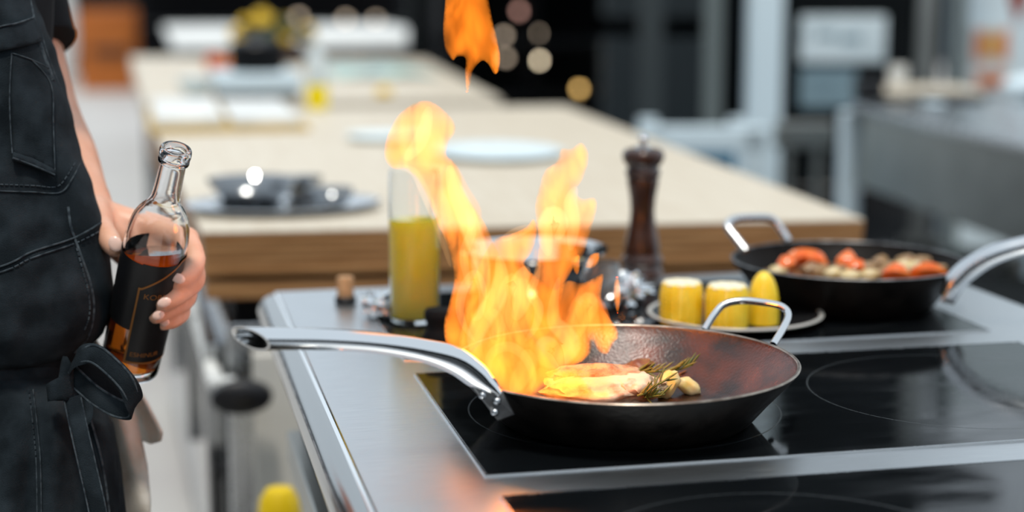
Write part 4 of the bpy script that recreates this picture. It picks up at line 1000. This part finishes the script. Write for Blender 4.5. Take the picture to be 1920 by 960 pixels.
# ------------------------------------------------------------------ right side background
def post(name, x0, x1, ytop, ybot, d, m, lb, cat, dep=.06):
    a = at(x0, ybot, d); b_ = at(x1, ybot, d); top_ = 2.6
    o = MB().obox(((a+b_)/2).to_2d().to_3d()+Vector((0, 0, top_/2)), RT*((b_-a).length/2), FH*dep/2, HT*top_/2)
    return tag(obj(name, o, m, flat=True, bevel=.006), lb, cat)
post('white_post', 1396, 1458, 0, 300, 6.6, 'whitemetal', 'thick white square post rising through the top of the photo', 'post', .12)
post('grey_post', 1716, 1746, 0, 150, 7.2, 'greysteel', 'narrow grey post right of the pale signs', 'post')
post('grey_post', 1318, 1350, 0, 215, 7.1, 'midgrey', 'dim grey post left of the thick white post', 'post')
post('grey_post', 1196, 1240, 0, 200, 7.0, 'greymetal', 'dark grey blurred post at the right of the dark shelving', 'post')
post('door_frame', 1782, 1806, 0, 150, 7.4, 'midgrey', 'grey frame strip at the left edge of the white wall', 'frame')
cab = thing('dark_machine', 'dark grey kitchen machine behind the pepper mill', 'machine', (2.35, 8.0, 0))
a = at(1130, 215, 8.3); b_ = at(1330, 215, 8.3)
obj('body', MB().obox(Vector(((a.x+b_.x)/2, (a.y+b_.y)/2, .50)), RT*.27, FH*.25, HT*.50), 'greymetal', cab, flat=True, bevel=.01)
obj('hood', MB().obox(Vector(((a.x+b_.x)/2, (a.y+b_.y)/2, 1.35)), RT*.27, FH*.25, HT*.25), 'greymetal', cab, flat=True, bevel=.01)
# white frame trolley
a = at(1232, 240, 5.9); b_ = at(1412, 240, 5.9)
tl = thing('white_trolley', 'white tubular frame with a blue panel behind the work table', 'trolley', ((a.x+b_.x)/2, a.y, 0))
ztop = a.z
u = (b_-a).normalized()
for p in (a, b_):
    for dy in (0, .4): obj('leg', MB().obox(Vector((p.x, p.y, ztop/2))+FH*dy, RT*.035, FH*.03, HT*ztop/2), 'whitemetal', tl, flat=True, bevel=.006)
obj('top_rail', MB().obox((a+b_)/2+Vector((0, 0, -.04)), RT*((b_-a).length/2+.05), FH*.03, HT*.045), 'whitemetal', tl, flat=True, bevel=.008)
obj('blue_panel', MB().obox((a+b_)/2+Vector((0, 0, -.30))+FH*.25, RT*((b_-a).length/2-.03), FH*.01, HT*.19), 'bluetarp', tl, flat=True)
obj('shelf', MB().obox((a+b_)/2+Vector((0, 0, -.42))+FH*.2, RT*((b_-a).length/2), FH*.2, HT*.01), 'whitemetal', tl, flat=True)
a = at(1452, 256, 5.75); b_ = at(1562, 250, 5.75)
cbm = MB().obox((a+b_)/2, RT*((b_-a).length/2), FH*.03, HT*.045)
for p in (a+RT*.05, b_-RT*.05): cbm.obox(Vector((p.x, p.y, p.z/2-.02)), RT*.012, FH*.012, HT*(p.z/2-.02))
tag(obj('grey_crossbar', cbm, 'greysteel', flat=True, bevel=.006), 'grey horizontal crossbar between the white post and the steel counter', 'bar')
# signs
def sign(x0, x1, y0, y1, d, lb, lines, m='signw'):
    c = at((x0+x1)/2, (y0+y1)/2, d); k = d/F
    t = thing('pale_sign', lb, 'sign', c-HT*(y1-y0)*k/2)
    obj('board', MB().obox(c, RT*(x1-x0)*k/2, FH*.012, HT*(y1-y0)*k/2), m, t, flat=True, bevel=.006)
    for (a, b_, yy, th) in lines:
        obj('faded_line', MB().obox(c+RT*((a+b_)/2-(x0+x1)/2)*k+HT*((y0+y1)/2-yy)*k-FH*.0135, RT*(b_-a)*k/2, FH*.002, HT*th*k/2), 'inkg', t, flat=True)
sign(1500, 1660, 30, 117, 7.2, 'upper pale blue white sign with faded lines on the dark wall', [(1530, 1566, 66, 10), (1576, 1612, 72, 14), (1505, 1509, 64, 22)])
sign(1500, 1604, 128, 202, 7.25, 'lower greyer sign under the pale blue white one', [(1520, 1570, 150, 8), (1525, 1560, 165, 8), (1560, 1580, 185, 20)], 'inkg')
obj_sup = post('sign_post', 1572, 1582, 0, 205, 7.315, 'dark', 'thin dark pole carrying the two pale signs', 'post')
# steel counter on the right
sc_ = thing('steel_counter', 'long stainless steel counter with a deep apron on the right', 'counter', (2.5, 4.2, 0))
f0, f1 = on(1592, 192, .9), on(1925, 270, .9); f2 = f1+(f1-f0)*.35; bk = Vector((.75, .12, 0))
poly = [(f0.x, f0.y), (f2.x, f2.y), (f2.x+bk.x, f2.y+bk.y), (f0.x+bk.x, f0.y+bk.y)]
obj('top', MB().prism(poly, .872, .90), 'satin', sc_, flat=True, bevel=.006)
n_ = (f2-f0).normalized()
obj('apron', MB().prism([(f0.x+.03, f0.y), (f2.x+.03, f2.y), (f2.x+.06, f2.y), (f0.x+.06, f0.y)], .635, .872), 'greysteel', sc_, flat=True, bevel=.004)
obj('end_panel', MB().prism([(f0.x+.03, f0.y-.02), (f0.x+.70, f0.y+.10), (f0.x+.70, f0.y+.13), (f0.x+.03, f0.y+.01)], .635, .872), 'greysteel', sc_, flat=True)
for p in (f0+Vector((-.01, .03, 0)), f0+Vector((.68, .13, 0)), f2+Vector((.05, .05, 0))):
    obj('leg', MB().box((p.x, p.y-.03, 0), (p.x+.06, p.y+.03, .87)), 'whitemetal', sc_, flat=True, bevel=.006)
obj('under_shelf', MB().prism([(p[0]*.98+.06, p[1]) for p in poly], .22, .25), 'greymetal', sc_, flat=True)
def oc(x, y): return on(x, y, .9004)
c = on(1722, 176, .9004); 
tag(obj('cutting_board', MB().obox(c+Vector((.0, 0, .012)), RT*.175, FH*.16, HT*.011), 'wood', flat=True, bevel=.004), 'pale wooden cutting board on the steel counter', 'board')
c = oc(1765, 187); k = (c-CPOS).dot(FW)/F
tag(obj('black_tray', MB().obox(c+Vector((.02, -.02, .008)), RT*.09, FH*.10, HT*.007), 'black', flat=True, bevel=.003), 'flat black tray at the front of the steel counter', 'tray')
c = oc(1682, 170)+Vector((0, 0, .024)); k = (c-CPOS).dot(FW)/F
tag(obj('white_cup', MB().lathe([(0, 0), (13*k, 0), (16*k, 8*k), (18*k, 34*k), (17*k, 34*k), (14*k, 8*k), (0, 3*k)], c, 28), 'paper'), 'small white cup on the pale cutting board', 'cup')
c = oc(1750, 198); k = (c-CPOS).dot(FW)/F
tag(obj('small_dish', MB().lathe([(0, 0), (14*k, 0), (22*k, 6*k), (21*k, 7*k), (12*k, 2*k), (0, 2*k)], c, 28), 'whitemetal'), 'small pale dish at the front edge of the steel counter', 'dish')
c = oc(1890, 186)
tag(obj('white_bag', MB().ball(c+Vector((.14, .0, .046)), (RT*.14, FH*.10, HT*.045), 1, 3, .3, 2, 4), 'whitemetal'), 'crumpled pale bag on the right of the steel counter', 'bag')
c = on(1628, 181, .9004)
tag(obj('black_box', MB().obox(c+Vector((.0, .0, .029)), RT*.045, FH*.05, HT*.028), 'black', flat=True, bevel=.004), 'small black box at the far end of the steel counter', 'box')
# orange printed sign and pennant
r_ = ray(1856, 112); c = CPOS+r_*(7.165/r_.y); dq = (c-CPOS).dot(FW); k = dq/F
ps = thing('orange_poster', 'orange and yellow print hanging on the white wall', 'poster', c-HT*62*k)
obj('sheet', MB().obox(c, RT*38*k, FH*.004, HT*62*k), 'paper', ps, flat=True)
for x0, x1, y0, y1, m in ((1826, 1846, 58, 112, 'orangeink'), (1870, 1888, 58, 112, 'orangeink'), (1846, 1870, 62, 106, 'yellowink'), (1832, 1884, 136, 162, 'orangeink'), (1850, 1872, 138, 150, 'yellowink')):
    obj('print', MB().obox(c+RT*((x0+x1)/2-1856)*k+HT*(112-(y0+y1)/2)*k-FH*.006, RT*(x1-x0)*k/2, FH*.002, HT*(y1-y0)*k/2), m, ps, flat=True)
k = 6.5/F; m = MB(); d = 6.5
V = [at(1886, -30, d), at(1940, -30, d), at(1906, 48, d)]; 
m.add(V+[p+FH*.01 for p in V], [(0, 1, 2), (5, 4, 3), (0, 3, 4, 1), (1, 4, 5, 2), (2, 5, 3, 0)])
m.tube([at(1870, -32, d), at(1960, -32, d)], .006, 8)
tag(obj('red_pennant', m, 'red', flat=True), 'dark red pennant hanging at the top right corner', 'pennant')
# dark low equipment between the range and the steel counter
lw = thing('low_cabinet', 'low black cabinet on the right beyond the cooking range', 'cabinet', (2.0, 3.2, 0))
obj('body', MB().prism([(1.36, 2.3), (2.01, 2.3), (2.01, 3.97), (1.46, 3.97)], 0, .58), 'darkwall', lw, flat=True, bevel=.01)
obj('top', MB().prism([(1.34, 2.28), (2.02, 2.28), (2.02, 3.99), (1.44, 3.99)], .58, .60), 'darkwall', lw, flat=True)
CUP = [(0, 0), (.8, 0), (.85, .2), (1, 1.7), (.95, 1.7), (.8, .25), (0, .15)]
for x, y, r, m, lb in ((1660, 475, 20, 'satin', 'steel beaker at the right corner of the work table, on the low black cabinet'), (1742, 455, 18, 'greysteel', 'grey beaker in the middle of the low black cabinet'), (1700, 448, 15, 'greysteel', 'small grey beaker left of the middle one on the low black cabinet'), (1850, 500, 22, 'satin', 'steel beaker behind the handle of the rear pan'), (1898, 500, 22, 'greysteel', 'grey beaker behind the handle of the rear pan, rightmost'), (1800, 468, 16, 'midgrey', 'dull beaker left of the one behind the handle of the rear pan')):
    c = on(x, y+20, .6003); k = (c-CPOS).dot(FW)/F
    tag(obj('beaker', MB().lathe([(a*r*k, b_*r*k) for a, b_ in CUP], c, 28), m), lb, 'beaker')
